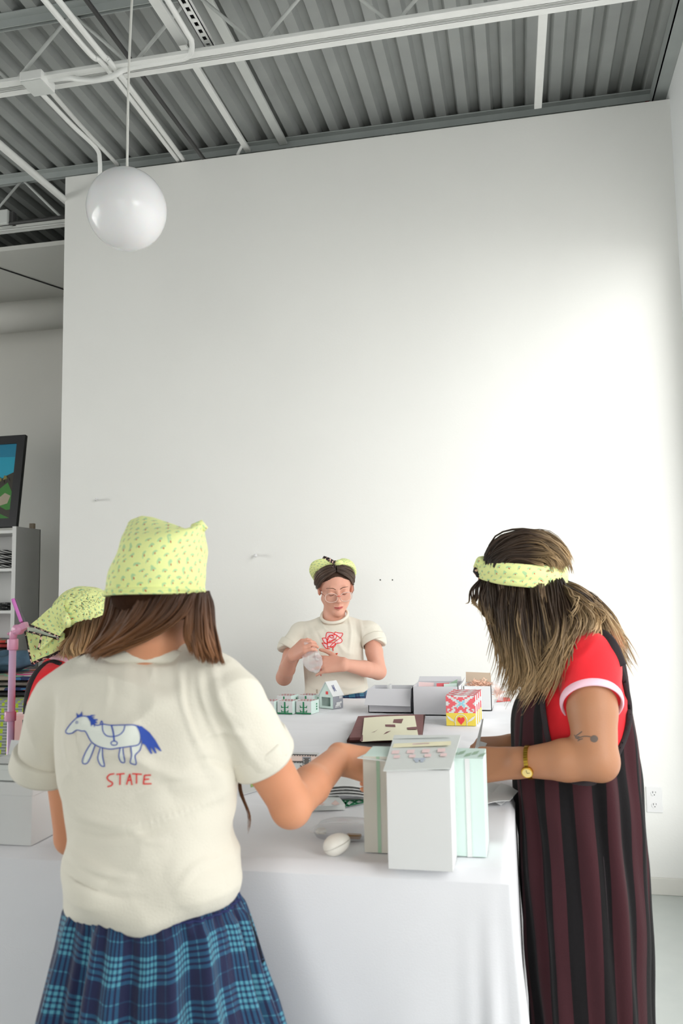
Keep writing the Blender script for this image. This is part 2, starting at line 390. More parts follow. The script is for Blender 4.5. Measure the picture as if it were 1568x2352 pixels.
# pipes and rails under the deck
def pipe(name, pts, r, m, label, cat, n=40, flatbar=None, group=None):
    pts = [V3(p) for p in pts]
    o = MB().tube(spline(pts, n) if len(pts) > 2 else pts, r, 10).build(name, m, smooth=True); return tag(o, label, cat, group)
pipe('conduit', [(-1.79, -.5, 3.885), atz(102, 0, 3.885), atz(248, 160, 3.905), at(414, 375, 4.68)], .013, whitep, 'left one of two parallel white conduits running back above the hanging globe', 'pipe')
pipe('conduit', [(-1.735, -.5, 3.885), atz(134, 0, 3.885), atz(266, 160, 3.905), at(426, 374, 4.68)], .013, whitep, 'right one of two parallel white conduits running back above the hanging globe', 'pipe')
pipe('black_pipe', [(-1.80, -.5, 4.15), (-1.79, 5.5, 4.15)], .012, darkp, 'thin black pipe close under the deck, right of the two parallel conduits', 'pipe')
def bar(name, a, b, w, h, m, label, cat): return tag(MB().bar(a, b, w, h).build(name, m, bevel=.002), label, cat)
bar('cable_tray', (-1.53, 3.43, 4.2), (-1.53, 4.68, 4.2), .034, .02, whitep, 'white flat cable duct between the two joists, ending in a curved stub at the wall', 'duct')
bar('deck_strap', (-1.325, 1.5, 4.265), (-1.33, 4.76, 4.265), .05, .02, steel, 'long painted steel strap on the deck, left of the slotted channel', 'beam')
bar('cross_strut', (0.18, 3.45, 4.0), (0.18, 4.55, 4.16), .040, .02, whitep, 'white strut from the end of the near joist down to the wall top', 'beam')
bar('wide_rail', (-1.43, 2.2, 4.0), (-1.41, 3.38, 4.0), .045, .02, whitep, 'plain white rail ending at the near joist, beside the slotted channel', 'rail')
# slotted channel (open holes; a black sheet behind them paints in the shade inside)
sl = empty('slotted_channel', (-1.29, 2.2, 3.975), 'white slotted steel channel with a row of oval holes at the near joist', 'rail')
m = MB(); a, b = -1.312, -1.268; ys = np.arange(2.2, 3.40, .048)
for k, y in enumerate(ys):
    m.box((a, y, 3.975), (b, y+.020, 3.979)); m.box((a, y+.020, 3.975), (a+.013, y+.048, 3.979)); m.box((b-.013, y+.020, 3.975), (b, y+.048, 3.979))
m.box((a, 2.2, 3.975), (a+.003, 3.41, 4.0)); m.box((b-.003, 2.2, 3.975), (b, 3.41, 4.0)); m.build('channel', whitep, sl)
MB().box((a+.003, 2.2, 3.995), (b-.003, 3.41, 3.999)).build('slot_shade', black, sl)
# conduit that comes in from the front, bends at the joist and follows it to the left junction box
pipe('bent_conduit', [(-1.31, 2.3, 3.9), (-1.31, 3.12, 3.9), (-1.315, 3.25, 3.9), (-1.37, 3.335, 3.9), (-1.47, 3.345, 3.9), (-1.66, 3.345, 3.895), (-1.72, 3.33, 3.862), (-1.80, 3.32, 3.845), (-1.88, 3.33, 3.865), (-1.96, 3.345, 3.895), (-2.08, 3.345, 3.90)], .012, whitep, 'white conduit bending at the joist and dipping under the parallel pair to the junction box', 'pipe', 90)
jb = empty('junction_box', (-2.11, 3.345, 3.87), 'white square junction box hung under the near joist at left', 'box')
MB().box((-2.165, 3.28, 3.87), (-2.055, 3.40, 3.915)).build('box_body', whitep, jb, bevel=.004); MB().box((-2.162, 3.283, 3.864), (-2.058, 3.397, 3.870)).build('cover_plate', steel, jb, bevel=.002)
pipe('elbow_conduit', [(-2.145, 3.40, 3.9), (-2.172, 3.75, 3.93), (-2.18, 4.02, 3.95), (-2.215, 4.13, 3.94), (-2.245, 4.19, 3.86), (-2.25, 4.2, 3.7), (-2.25, 4.2, 3.55)], .012, whitep, 'white conduit from the junction box that turns down behind the globe', 'pipe', 60)
pipe('straight_conduit', [(-2.095, 3.40, 3.9), at(185, 288, 4.0), at(272, 380, 4.68)], .012, whitep, 'straight white conduit running back from the junction box to the wall top', 'pipe')
pipe('thick_pipe', [(-2.72, 2.5, 4.0), (-2.71, 5.8, 4.0)], .022, whitep, 'thick white pipe passing the left end of the tall wall', 'pipe')
bar('lower_strut', (-7.0, 3.325, 3.905), (0.30, 3.325, 3.905), .036, .018, whitep, 'long white strut bolted below the near joist, ending short of the right wall', 'beam')
pipe('cable_stub', [(-1.56, 4.58, 4.22), (-1.535, 4.57, 4.20), at(557, 330, 4.60), at(552, 342, 4.625), at(545, 356, 4.65)], .009, whitep, 'short curved white cable at the wall end of the flat duct', 'cable', 20)
# steel edge beam on the right wall
rb = empty('edge_beam', (.84, 3, 4.2), 'grey steel edge beam running along the top of the right wall', 'beam')
MB().box((.80, -3.0, 4.2), (.872, 6.0, 4.207)).box((.80, -3.0, 4.2), (.806, 6.0, 4.283)).build('angle', steel_g, rb)
redm = mat('red_tag', srgb(150, 40, 45), .6)
tag(MB().box((.775, 4.78, 4.19), (.797, 4.83, 4.25)).build('red_tag', redm), 'small dark red clip beside the edge beam in the top right corner', 'clip')

# back left bay: dropped soffit, duct, second box
struct(MB().box((-7.2, 4.87, 3.83), (XL+.2, 6.0, 3.86)).build('trim_1', mat('soffit', (.55, .55, .52, 1), .8)))
tag(MB().bar((-3.6, 4.87, 3.826), (-3.28, 5.6, 3.826), .008, .006).build('soffit_gap', black), 'thin dark joint line across the dropped ceiling panel at far left', 'joint')
m = MB().tube([(-7.1, 5.55, 3.63), (XL+.3, 5.55, 3.63)], .115, 24)
tag(m.build('round_duct', mat('duct_paint', (.66, .65, .61, 1), .6), smooth=True), 'round white painted duct under the dropped ceiling at far left', 'duct')
j2 = empty('switch_box', (-3.17, 4.70, 3.93), 'small grey junction box on the far joist at left', 'box')
MB().box((-3.235, 4.68, 3.925), (-3.155, 4.75, 4.02)).build('box_body', steel, j2, bevel=.004); MB().box((-3.150, 4.70, 3.93), (-3.125, 4.74, 4.01)).build('side_hub', darkp, j2)
pipe('black_conduit', [(-7, 4.71, 3.935), (XL-.01, 4.71, 3.935)], .012, darkp, 'dark conduit along the bottom of the far joist at left', 'pipe')

# globe pendant
gl = empty('globe_pendant', (-1.489, 3.0, 2.895), 'large glossy white globe lamp hanging on a white cord', 'lamp')
globm = mat('opal_glass', (.80, .80, .81, 1), .15, spec=.4, sub=.25)
m = MB(); n = 40; pr = [(.157*math.sin(math.pi*i/n), -.162*math.cos(math.pi*i/n)) for i in range(n+1)]; pr[0] = (1e-5, -.162); pr[-1] = (1e-5, .162)
m.lathe(pr, (-1.489, 3.0, 3.052), 48); m.build('globe', globm, gl, smooth=True)
MB().lathe([(.001, .17), (.012, .168), (.03, .160), (.034, .150), (.034, .14)], (-1.489, 3.0, 3.052), 24).build('cap', whitep, gl, smooth=True)
MB().tube(spline([(-1.489, 3.0, 3.21), (-1.486, 3.0, 3.6), (-1.474, 3.0, 3.95), (-1.46, 3.0, 4.28)], 20), .0052, 8).build('cord', mat('cord', (.7, .7, .66, 1), .6), gl, smooth=True)

# outlet on the back wall
ou = empty('wall_outlet', (.608, YW, .395), 'white double wall outlet low on the wall behind the striped jumpsuit', 'outlet')
MB().box((.569, YW-.006, .395), (.647, YW, .523)).build('cover_plate', white, ou, bevel=.003)
for z in (.490, .432):
    f = MB().tube([(.608, YW-.0085, z), (.608, YW-.004, z)], .016, 20, flat=.85).build('receptacle', white, ou)
    MB().box((.600, YW-.0092, z+.001), (.6025, YW-.008, z+.010)).box((.6135, YW-.0092, z+.002), (.6155, YW-.008, z+.010)).tube([(.608, YW-.0092, z-.007), (.608, YW-.008, z-.007)], .0025, 8).build('slot', black, f)
# things left in the wall
hk = empty('wall_hook', (-2.449, YW, 2.09), 'small white hook left in the white wall at left', 'hook')
MB().tube([(-2.46, YW, 2.095), (-2.455, YW-.03, 2.095), (-2.44, YW-.045, 2.10)], .006, 8).build('hook_arm', white, hk, smooth=True); MB().tube([(-2.47, YW-.002, 2.095), (-2.47, YW+.001, 2.095)], .004, 8).build('pin_hole', black, hk)
tag(MB().tube([(-1.476, YW, 1.742), (-1.466, YW-.035, 1.738)], .006, 8).tube([(-1.466, YW-.035, 1.738), (-1.464, YW-.040, 1.7375)], .010, 8).build('screw', white, smooth=True), 'pale screw sticking out of the white wall left of the woman with glasses', 'screw')
for px, lb in ((873, 'left of two tiny nail holes in the wall right of the woman with glasses'), (901, 'right of two tiny nail holes in the wall right of the woman with glasses')):
    p = at(px, 1332, YW); tag(MB().tube([(p[0], YW-.0008, p[2]), (p[0], YW+.0005, p[2])], .004, 8).build('nail_hole', black), lb, 'hole')
# ================================================================== TABLE AND WHAT LIES ON IT
ZTB = 1.04
clothm = mat('white_linen', (.79, .795, .83, 1), .85, var=.03, vscale=5, bump=.06, bscale=420, sheen=.2)
TX0, TX1, TY0, TY1 = -1.14, -.035, 1.48, 3.86
# the table itself under its cloth
tb = empty('work_table', (-.6, 2.6, 0), 'high work table hidden under the long white cloth', 'table')
MB().box((TX0+.03, TY0+.03, .99), (TX1-.03, TY1-.03, 1.033)).build('tabletop', white, tb)
for x in (TX0+.12, TX1-.12):
    for y in (TY0+.15, TY1-.15): MB().tube([(x, y, 0), (x, y, .99)], .02, 10).build('leg', steel, tb, smooth=True)
# cloth: top sheet with creases, then the hanging skirt with folds
m = MB(); gx = np.linspace(TX0, TX1, 110); gy = np.linspace(TY0, TY1, 150); X, Y = np.meshgrid(gx, gy, indexing='ij'); Pp = np.stack([X.ravel(), Y.ravel(), 0*X.ravel()], 1)
def ridge(p, s, seed): return np.clip(1-np.abs(vnoise(p*np.array(s), seed))*5, 0, 1)
rot = np.array([[.8, .6, 0], [-.6, .8, 0], [0, 0, 1]])
cr = .0032*ridge(Pp@rot.T, (5, 2.2, 1), 3)+.0025*ridge(Pp, (2.5, 6, 1), 5)+.002*(vnoise(Pp*9, 8)+1)/2+.003*((np.abs((Pp[:, 1]-2.2) % .62-.31) < .006))
edge = np.minimum(np.minimum(Pp[:, 0]-TX0, TX1-Pp[:, 0]), np.minimum(Pp[:, 1]-TY0, TY1-Pp[:, 1])); rr = .018
dz = np.where(edge < rr, rr-np.sqrt(np.maximum(rr**2-(rr-edge)**2, 0)), 0)
cr = cr*np.clip(edge/.05, 0, 1)
V = np.stack([Pp[:, 0], Pp[:, 1], ZTB-.001-.006*np.clip(cr/.008, 0, 1)-dz], 1)
nY = len(gy); Fq = [(i*nY+j, (i+1)*nY+j, (i+1)*nY+j+1, i*nY+j+1) for i in range(len(gx)-1) for j in range(nY-1)]
m.add(V, Fq)
# perimeter, counter-clockwise from front left
per = []
def edge_pts(a, b, k): return [tuple(V3(a)+(V3(b)-V3(a))*i/k) for i in range(k)]
per = edge_pts((TX0, TY0, 0), (TX1, TY0, 0), 160)+edge_pts((TX1, TY0, 0), (TX1, TY1, 0), 150)+edge_pts((TX1, TY1, 0), (TX0, TY1, 0), 60)+edge_pts((TX0, TY1, 0), (TX0, TY0, 0), 60)
per = np.array(per); cen = np.array([(TX0+TX1)/2, (TY0+TY1)/2, 0])
out = np.zeros_like(per)
out[:160] = (0, -1, 0); out[160:310] = (1, 0, 0); out[310:370] = (0, 1, 0); out[370:] = (-1, 0, 0)
for c0 in (0, 160, 310, 370):
    for d in range(-5, 6):
        w = (d+5.5)/11; i = (c0+d) % len(per); a = out[(c0-8) % len(per)]; b = out[(c0+8) % len(per)]; v = a*(1-w)+b*w; out[i] = v/np.linalg.norm(v)
L = np.arange(len(per))*.01
rings = []
for t in np.linspace(0, 1, 34):
    z = (ZTB-.019)*(1-t)+.012*t
    fold = .5+.5*np.sin(L*9.5+1.2*np.sin(L*2.3)); fold2 = np.sin(L*23+2)
    corner = np.exp(-((np.arange(len(per))-160)/9.0)**2)
    off = .012*t+.030*t**1.2*fold+.006*t*fold2+.13*corner*t**1.3*(.4+.6*np.cos((np.arange(len(per))-160)*.55)**2)
    k = np.abs(L-2.35)/.9; calm = np.clip(k, .25, 1); calm[:100] = np.clip(calm[:100]*.45, 0.1, 1); off = .012*t+(off-.012*t)*calm
    off = np.where(np.arange(len(per)) > 172, np.minimum(off, .030*t+.004), off)
    r = per+out*off[:, None]; r[:, 2] = z; rings.append(r)
m.loft(rings)
clo = m.build('tablecloth', clothm, smooth=True, loc=(-.6, 2.6, 0)); tag(clo, 'long white linen cloth draped to the floor over the work table', 'tablecloth')

card = mat('white_card', (.68, .69, .69, 1), .6); cardg = mat('grey_card', (.63, .63, .66, 1), .65); cream = mat('cream_paper', srgb(240, 236, 208), .7)
mint = mat('mint_card', srgb(206, 226, 219), .6); redc = mat('coral_print', srgb(222, 96, 104), .6); redd = mat('red_print', srgb(200, 40, 60), .6); greenp = mat('green_print', srgb(30, 128, 84), .6)
yel = mat('yellow_print', srgb(228, 205, 78), .6); bluep = mat('light_blue_print', srgb(140, 205, 222), .6); heart = mat('heart_red', srgb(226, 60, 60), .55); sage = mat('sage_print', srgb(150, 180, 155), .6)
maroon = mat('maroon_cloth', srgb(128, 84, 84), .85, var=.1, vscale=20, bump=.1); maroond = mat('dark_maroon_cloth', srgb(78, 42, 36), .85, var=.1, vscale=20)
peach = mat('pale_peach_print', srgb(240, 215, 205), .6); greyc = mat('warm_grey_card', srgb(196, 194, 184), .65); kraft = mat('kraft_card', srgb(190, 172, 152), .7); greyp = mat('grey_print', srgb(150, 152, 160), .6)
pinkpale = mat('faded_pink_print', srgb(236, 208, 208), .6); yelpale = mat('faded_yellow_print', srgb(238, 232, 200), .6); bluegrey = mat('faded_blue_print', srgb(180, 190, 205), .6); palegrey = mat('faded_grey_card', srgb(214, 218, 216), .6)
def cells(mb, o, u, v, rows, mats, off=.0006):
    """small printed squares on a face: rows of letters from the top, o = lower left, u and v span the face"""
    o, u, v = V3(o), V3(u), V3(v); n = np.cross(u, v); n = n/np.linalg.norm(n)*off; H, W = len(rows), len(rows[0])
    for j, r in enumerate(rows):
        i = 0
        while i < W:
            k = i
            while k < W and r[k] == r[i]: k += 1
            if r[i] in mats:
                a = o+u*(i/W)+v*((H-1-j)/H)+n; mb.quad(a, a+u*((k-i)/W), a+u*((k-i)/W)+v/H, a+v/H, mats[r[i]])
            i = k
def slab(name, corners, th, mats, parent=None, bend=0, nseg=1):
    a, b, c, d = map(V3, corners); m = MB(); n = np.cross(b-a, d-a); n /= np.linalg.norm(n)
    P0 = []; k = 12
    for i in range(k+1):
        for j in range(k+1):
            s, t = i/k, j/k; p = a*(1-s)*(1-t)+b*s*(1-t)+c*s*t+d*(1-s)*t+n*bend*math.sin(math.pi*s)*(1 if bend else 0); P0.append(p)
    P0 = np.array(P0); q = [(i*(k+1)+j, (i+1)*(k+1)+j, (i+1)*(k+1)+j+1, i*(k+1)+j+1) for i in range(k) for j in range(k)]
    m.add(P0+n*th, q); m.add(P0, [f[::-1] for f in q])
    bd = [i*(k+1) for i in range(k+1)]+[k*(k+1)+j for j in range(1, k+1)]+[i*(k+1)+k for i in range(k-1, -1, -1)]+[j for j in range(k-1, 0, -1)]
    N = len(bd); m.add(np.vstack([P0[bd], P0[bd]+n*th]), [(i, (i+1) % N, N+(i+1) % N, N+i) for i in range(N)])
    return m

# --- big house shaped carton standing open at the near edge
hb = empty('house_carton', (-.19, 1.57, ZTB), 'large white and mint house shaped carton standing open at the near table edge', 'box')
zt = at(1080, 1742, 1.557)[2]; zf = at(960, 1768, 1.468)[2]
m = MB(); bx0, bx1, by0, by1 = -.2965, -.079, 1.556, 1.66
m.box((bx0, by0, ZTB), (bx1, by1, zt), 0)
sx = lambda px, y=1.556: at(px, 1850, y)[0]
m.quad((bx0, by0-.0008, ZTB), (-.22, by0-.0008, ZTB), (-.22, by0-.0008, zt), (bx0, by0-.0008, zt), 1)
for p0, p1, mi in ((866, 874, 2), (1036, 1044, 3), (1070, 1081, 3)):
    m.quad((sx(p0), by0-.0016, ZTB), (sx(p1), by0-.0016, ZTB), (sx(p1), by0-.0016, zt), (sx(p0), by0-.0016, zt), mi)
for k in range(7):   # green lattice on the top
    x0 = -.165+.0125*k; y0 = by0+.012+.02*(k % 2); m.quad((x0, y0, zt+.0006), (x0+.010, y0+.012, zt+.0006), (x0+.013, y0+.045, zt+.0006), (x0+.003, y0+.03, zt+.0006), 2)
m.build('carton_body', [mint, greyc, sage, card], hb, bevel=.0012)
m = MB().box((sx(888, 1.468), 1.468, ZTB), (sx(1036, 1.468), 1.556, zf)); m.build('front_bay', card, hb, bevel=.001)
a, b = at(880, 1772, 1.462), at(1036, 1766, 1.462); c, d = at(1058, 1690, 1.67), at(905, 1690, 1.67)
m = slab('lid', (a, b, c, d), .0016, None); u, v, nn = b-a, d-a, np.cross(b-a, d-a); nn = nn/np.linalg.norm(nn)*.0022
lid = m.build('lid', palegrey, hb)
m = MB(); o = a+nn
def pq(u0, v0, u1, v1, mi): m.quad(o+u*u0+v*v0, o+u*u1+v*v0, o+u*u1+v*v1, o+u*u0+v*v1, mi)
pq(.02, .86, .98, .90, 4); pq(.04, .60, .97, .72, 1)
for k in range(4): pq(.05+.24*k, .42, .17+.24*k, .52, 0); pq(.10+.24*k, .30, .20+.24*k, .38, 0)
pq(.42, .22, .60, .28, 2); pq(.45, .17, .50, .22, 2); pq(.53, .17, .58, .22, 2); pq(.35, .66, .62, .70, 0)
m.build('faded_print', [pinkpale, yelpale, bluegrey, palegrey, palegrey], lid)
a, b, c, d = at(820, 1742, 1.552), at(892, 1750, 1.548), at(892, 1730, 1.60), at(845, 1730, 1.60)
slab('side_flap', (a, b, c, d), .0014, None).build('side_flap', palegrey, hb)

# --- egg and clear packaging
egg = empty('egg_shaped_tool', (-.343, 1.535, ZTB), 'smooth white egg shaped tool with a seam on the near part of the tablecloth', 'tool')
eggm = mat('ivory_plastic', (.78, .76, .70, 1), .35)
m = MB(); n = 28; pr = [(max(1e-4, .0185*math.sin(math.pi*i/n)*(1+.12*math.cos(math.pi*i/n))), -.0255*math.cos(math.pi*i/n)) for i in range(n+1)]
m.lathe(pr, (-.343, 1.535, ZTB+.0175), 36, axis=(.86, .25, .38)); m.build('shell', eggm, egg, smooth=True)
m = MB(); ax = V3((.86, .25, .38)); ax /= np.linalg.norm(ax); e1 = np.cross(ax, (0, 0, 1)); e1 /= np.linalg.norm(e1); e2 = np.cross(ax, e1)
c0 = V3((-.343, 1.535, ZTB+.0175)); q = e1*.3+e2*.95
m.tube([c0+ax*-.0258*math.cos(t)+(e1*math.cos(1.95)+e2*math.sin(1.95))*0+(e1)*.0192*math.sin(t) for t in np.linspace(.1, math.pi-.1, 24)]+[], .0006, 6); m.build('seam', mat('seam', (.55, .53, .48, 1), .5), egg, smooth=True)
clear = bpy.data.materials.new('clear_plastic'); clear.use_nodes = True; nt = clear.node_tree; nt.nodes.remove(nt.nodes['Principled BSDF'])
t_ = node(nt, 'ShaderNodeBsdfTransparent'); t_.inputs[0].default_value = (.93, .94, .95, 1); g_ = node(nt, 'ShaderNodeBsdfPrincipled'); g_.inputs['Base Color'].default_value = (.75, .75, .77, 1); g_.inputs['Roughness'].default_value = .12; x_ = node(nt, 'ShaderNodeMixShader'); x_.inputs[0].default_value = .3
nt.links.new(t_.outputs[0], x_.inputs[1]); nt.links.new(g_.outputs[0], x_.inputs[2]); nt.links.new(x_.outputs[0], nt.nodes['Material Output'].inputs[0])
tr = empty('clear_tray', (-.36, 1.65, ZTB), 'clear plastic clamshell packaging lying behind the white egg shaped tool', 'packaging')
def oval(cx, cy, z, rx, ry, n=36, e=2.6): return [(cx+rx*math.copysign(abs(math.cos(a))**(2/e), math.cos(a)), cy+ry*math.copysign(abs(math.sin(a))**(2/e), math.sin(a)), z) for a in np.linspace(0, 2*math.pi, n, endpoint=False)]
m = MB(); m.loft([oval(-.352, 1.648, ZTB+.001, .055, .035), oval(-.352, 1.648, ZTB+.012, .062, .042), oval(-.352, 1.648, ZTB+.013, .068, .048)], cap0=True)
m.build('tray_base', clear, tr, smooth=True)
m = MB(); m.loft([oval(-.345, 1.655, ZTB+.014, .066, .046), oval(-.345, 1.66, ZTB+.022, .060, .042), oval(-.345, 1.662, ZTB+.026, .045, .030)], cap1=True); m.build('tray_lid', clear, tr, smooth=True)
tag(MB().box((-.345, 1.625, ZTB+.002), (-.318, 1.640, ZTB+.009)).build('brown_insert', mat('brown_insert', srgb(150, 105, 50), .5), bevel=.001), 'small brown strip inside the clear clamshell packaging', 'insert')
tag(MB().lathe([(.001, 0), (.010, .001), (.011, .007), (.006, .011), (.001, .011)], (-.40, 1.652, ZTB+.002), 18).build('foam_plug', eggm, smooth=True), 'small pale round plug inside the clear clamshell packaging', 'plug')

# --- papers and printed flat pieces in the middle
def sheet(name, px, z, m, label, cat='paper', th=.0012, bend=0, group=None):
    c = [atz(x, y, z) for x, y in px]; return tag(slab(name, c, th, None, bend=bend).build(name, m), label, cat, group)
z = ZTB
pc = empty('printed_card_pack', (-.42, 1.88, ZTB), 'flat pack of cards with a pink and white print beneath the stacked sheets', 'cards')
m = slab('x', [atz(x, y, ZTB) for x, y in ((716, 1862), (792, 1860), (772, 1834), (716, 1836))], .012, None); m.build('card_block', palegrey, pc)
o, u, v = atz(722, 1850, ZTB+.0128), None, None
m = MB(); q = [atz(x, y, ZTB+.0130) for x, y in ((722, 1852), (786, 1850), (770, 1836), (722, 1838))]; m.quad(*q, 0); q = [atz(x, y, ZTB+.0136) for x, y in ((760, 1846), (770, 1850), (780, 1846), (770, 1838))]; m.quad(*q, 1); q = [atz(x, y, ZTB+.0136) for x, y in ((730, 1848), (740, 1850), (746, 1846), (736, 1844))]; m.quad(*q, 1)
m.build('top_print', [card, mat('dusty_pink', srgb(222, 196, 190), .6)], pc)
gc = empty('green_printed_card', (-.37, 1.87, ZTB), 'white triangular card with a green lattice print poking out under the sheets', 'card')
tri = [atz(x, y, ZTB+.001) for x, y in ((786, 1856), (838, 1842), (842, 1830), (778, 1836))]; slab('x', tri, .001, None).build('sheet', card, gc)
m = MB(); up = V3((0, 0, .0006))
for (x0, y0, x1, y1) in ((786, 1838, 800, 1852), (800, 1838, 788, 1851), (806, 1838, 822, 1846), (822, 1837, 806, 1848), (826, 1836, 836, 1842), (780, 1838, 840, 1837), (788, 1853, 838, 1842)):
    m.bar(atz(x0, y0, ZTB+.0024), atz(x1, y1, ZTB+.0024), .006, .0006)
m.build('lattice_print', greenp, gc)
zs = ZTB+.014
lbl = ['lowest loose white sheet in the stack behind the standing carton', 'second white sheet up in the stack behind the standing carton', 'third white sheet up in the stack behind the standing carton', 'topmost curled white sheet of the stack behind the standing carton']
for k in range(4):
    sheet('paper_sheet', ((748-4*k, 1829-5*k), (862, 1834-5*k), (865, 1800-6*k), (752+6*k, 1796-6*k)), zs+.004*k, card, lbl[k], group='white sheets in the middle stack', bend=.004+.002*k)
bw = empty('scalloped_card', (-.6, 2.3, ZTB), 'white card with black scalloped borders left of the reaching forearm', 'card')
slab('x', [atz(x, y, ZTB) for x, y in ((640, 1778), (716, 1776), (734, 1732), (636, 1730))], .004, None).build('card_sheet', card, bw)
zz = ZTB+.0048; m = MB()
def pxq(pts, mi, dz=0): m.poly([atz(x, y, zz+dz) for x, y in pts], mi)
pxq(((638, 1733), (728, 1735), (726, 1747), (638, 1749)), 0)
for (xa, ya, xb, yb) in ((638, 1732, 728, 1734), (662, 1748, 700, 1750)):
    n = int((xb-xa)/6)
    for k in range(n):
        x = xa+(xb-xa)*k/n; y = ya+(yb-ya)*k/n; pxq(((x, y), (x+5.6, y), (x+2.8, y+4)), 1, .0006)
    pxq(((xa, ya-1), (xb, yb-1), (xb, yb+1), (xa, ya+1)), 1, .0004)
pxq(((694, 1738), (714, 1738), (714, 1770), (696, 1770)), 2, .0004); pxq(((697, 1741), (711, 1741), (711, 1768), (698, 1768)), 1, .0008)
for k in range(5): pxq(((697, 1743+5*k), (699.5, 1745+5*k), (697, 1747+5*k)), 3, .0012); pxq(((711, 1743+5*k), (708.5, 1745+5*k), (711, 1747+5*k)), 3, .0012)
pxq(((722, 1744), (730, 1736), (728, 1758), (719, 1766)), 3, .0004)
pxq(((688, 1757), (693, 1759), (693, 1764)), 1, .0006); pxq(((688, 1768), (693, 1764), (693, 1770)), 1, .0006)
m.build('scallop_print', [peach, black, greyp, card], bw)
sheet('paper_sheet', ((552, 1828), (606, 1812), (606, 1790), (548, 1796)), ZTB, card, 'white sheet lying beside the hanging hair, left of the bent elbow')
tag(MB().quad(*[atz(x, y, ZTB+.0022) for x, y in ((576, 1808), (584, 1806), (584, 1798), (575, 1800))]).build('green_sticker', mat('leaf_green', srgb(160, 190, 110), .6)), 'tiny green sticker on the white sheet left of the bent elbow', 'sticker')
sheet('paper_sheet', ((1108, 1845), (1150, 1850), (1185, 1822), (1108, 1795)), ZTB+.001, card, 'white sheet at the right table edge under the watch hand', bend=.006)
sheet('paper_sheet', ((1108, 1850), (1170, 1840), (1190, 1818), (1150, 1800)), ZTB+.009, card, 'pointed white paper scrap sticking out over the right table edge', bend=.003)

# --- brown cloth pile with a cream page
mb = empty('cloth_pile', (-.48, 2.95, ZTB), 'pile of folded maroon cloth lying in the middle of the table', 'cloth')
for k in range(3):
    pts = ((796+3*k, 1706-3*k), (968, 1708-3*k), (976-2*k, 1646), (828-3*k, 1652-1*k)); c = [atz(x, y, ZTB+.009*k) for x, y in pts]
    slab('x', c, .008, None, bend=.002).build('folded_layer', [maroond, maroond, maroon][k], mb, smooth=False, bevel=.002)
pg = empty('cream_page', (-.46, 2.95, ZTB+.03), 'cream printed page with maroon blocks lying on the maroon cloth pile', 'paper')
slab('x', [atz(x, y, ZTB+.030) for x, y in ((830, 1704), (962, 1700), (952, 1645), (836, 1650))], .002, None, bend=.002).build('sheet', cream, pg)
zz = ZTB+.0345
for q in (((902, 1660), (922, 1661), (926, 1651), (904, 1652)), ((885, 1669), (908, 1670), (907, 1664), (884, 1664)), ((936, 1676), (958, 1675), (957, 1669), (934, 1671)), ((826, 1702), (833, 1703), (833, 1688), (831, 1688)), ((851, 1683), (860, 1681), (868, 1675), (860, 1680)), ((880, 1687), (888, 1684), (898, 1678), (887, 1681))):
    m = MB(); pxq(q, 0); m.build('block_print', maroon, pg)

# --- small tree boxes
def tree_box():
    r = empty('tree_box', (0, 0, 0), 'x', 'box', 'small tree boxes'); w, d, h = .066, .07, .050
    m = MB(); m.box((-w/2, 0, 0), (w/2, d, h), 0); m.quad((w/2+.0004, 0, 0), (w/2+.0004, d, 0), (w/2+.0004, d, h), (w/2+.0004, 0, h), 1)
    m.build('carton', [card, mint], r, bevel=.0008)
    m = MB(); y = -.0007
    m.quad((-.0035, y, .004), (.0035, y, .004), (.0035, y, h-.003), (-.0035, y, h-.003), 0)
    for z0 in (.010, .027):
        for s in (-1, 1): m.poly([(0, y, z0), (s*.011, y, z0), (s*.013, y, z0+.0045), (s*.017, y, z0+.007), (s*.015, y, z0-.001), (s*.016, y, z0-.004), (0, y, z0-.002)] if True else [], 0)
    m.quad((-w/2, y, 0), (w/2, y, 0), (w/2, y, .004), (-w/2, y, .004), 0)
    for k in range(11): x = -w/2+.006*k; m.poly([(x, y, .004), (x+.006, y, .004), (x+.003, y, .007)], 0)
    for k in range(3): zz = .012+.01*k; m.quad((w/2+.001, .045, zz), (w/2+.001, .055, zz), (w/2+.001, .055, zz+.006), (w/2+.001, .045, zz+.006), 0)
    m.build('tree_print', greenp, r)
    m = MB(); z = h+.0012   # red zigzag rows on the lid
    for row in range(4):
        for k in range(9):
            x = -w/2+.004+k*.0066; yy = .010+row*.014; m.poly([(x, yy, z), (x+.0035, yy+.0055, z), (x+.007, yy, z), (x+.0035, yy-.0055, z)] if (k+row) % 2 == 0 else [(x+.001, yy+.003, z), (x+.0035, yy+.006, z), (x+.006, yy+.003, z)], 0)
    m.build('zigzag_print', redd, r); return r
proto = tree_box(); first = True
for px, py, yy, lb, rz in ((654, 1640, None, 'small white box with a green tree, front middle of the little group', -2), (697, 1640, None, 'small white box with a green tree, front right of the group', -4), (612, 1640, None, 'small tree box half hidden by the cream sleeve, front left of the group', 0), (652, 1626, None, 'small tree box behind the front middle one, only its red zigzag lid showing', -3), (702, 1625, None, 'small tree box standing behind the front right one', -3)):
    p = atz(px, py, ZTB); o = proto if first else copy_tree(proto); first = False; o.location = (p[0], p[1], ZTB); o.rotation_euler.z = R_(rz-8); o['label'] = lb
tag(MB().box((-.882, 3.585, ZTB+.049), (-.876, 3.59, ZTB+.065)).build('wooden_peg', kraft), 'tiny tan peg standing up at the back right tree box', 'peg')

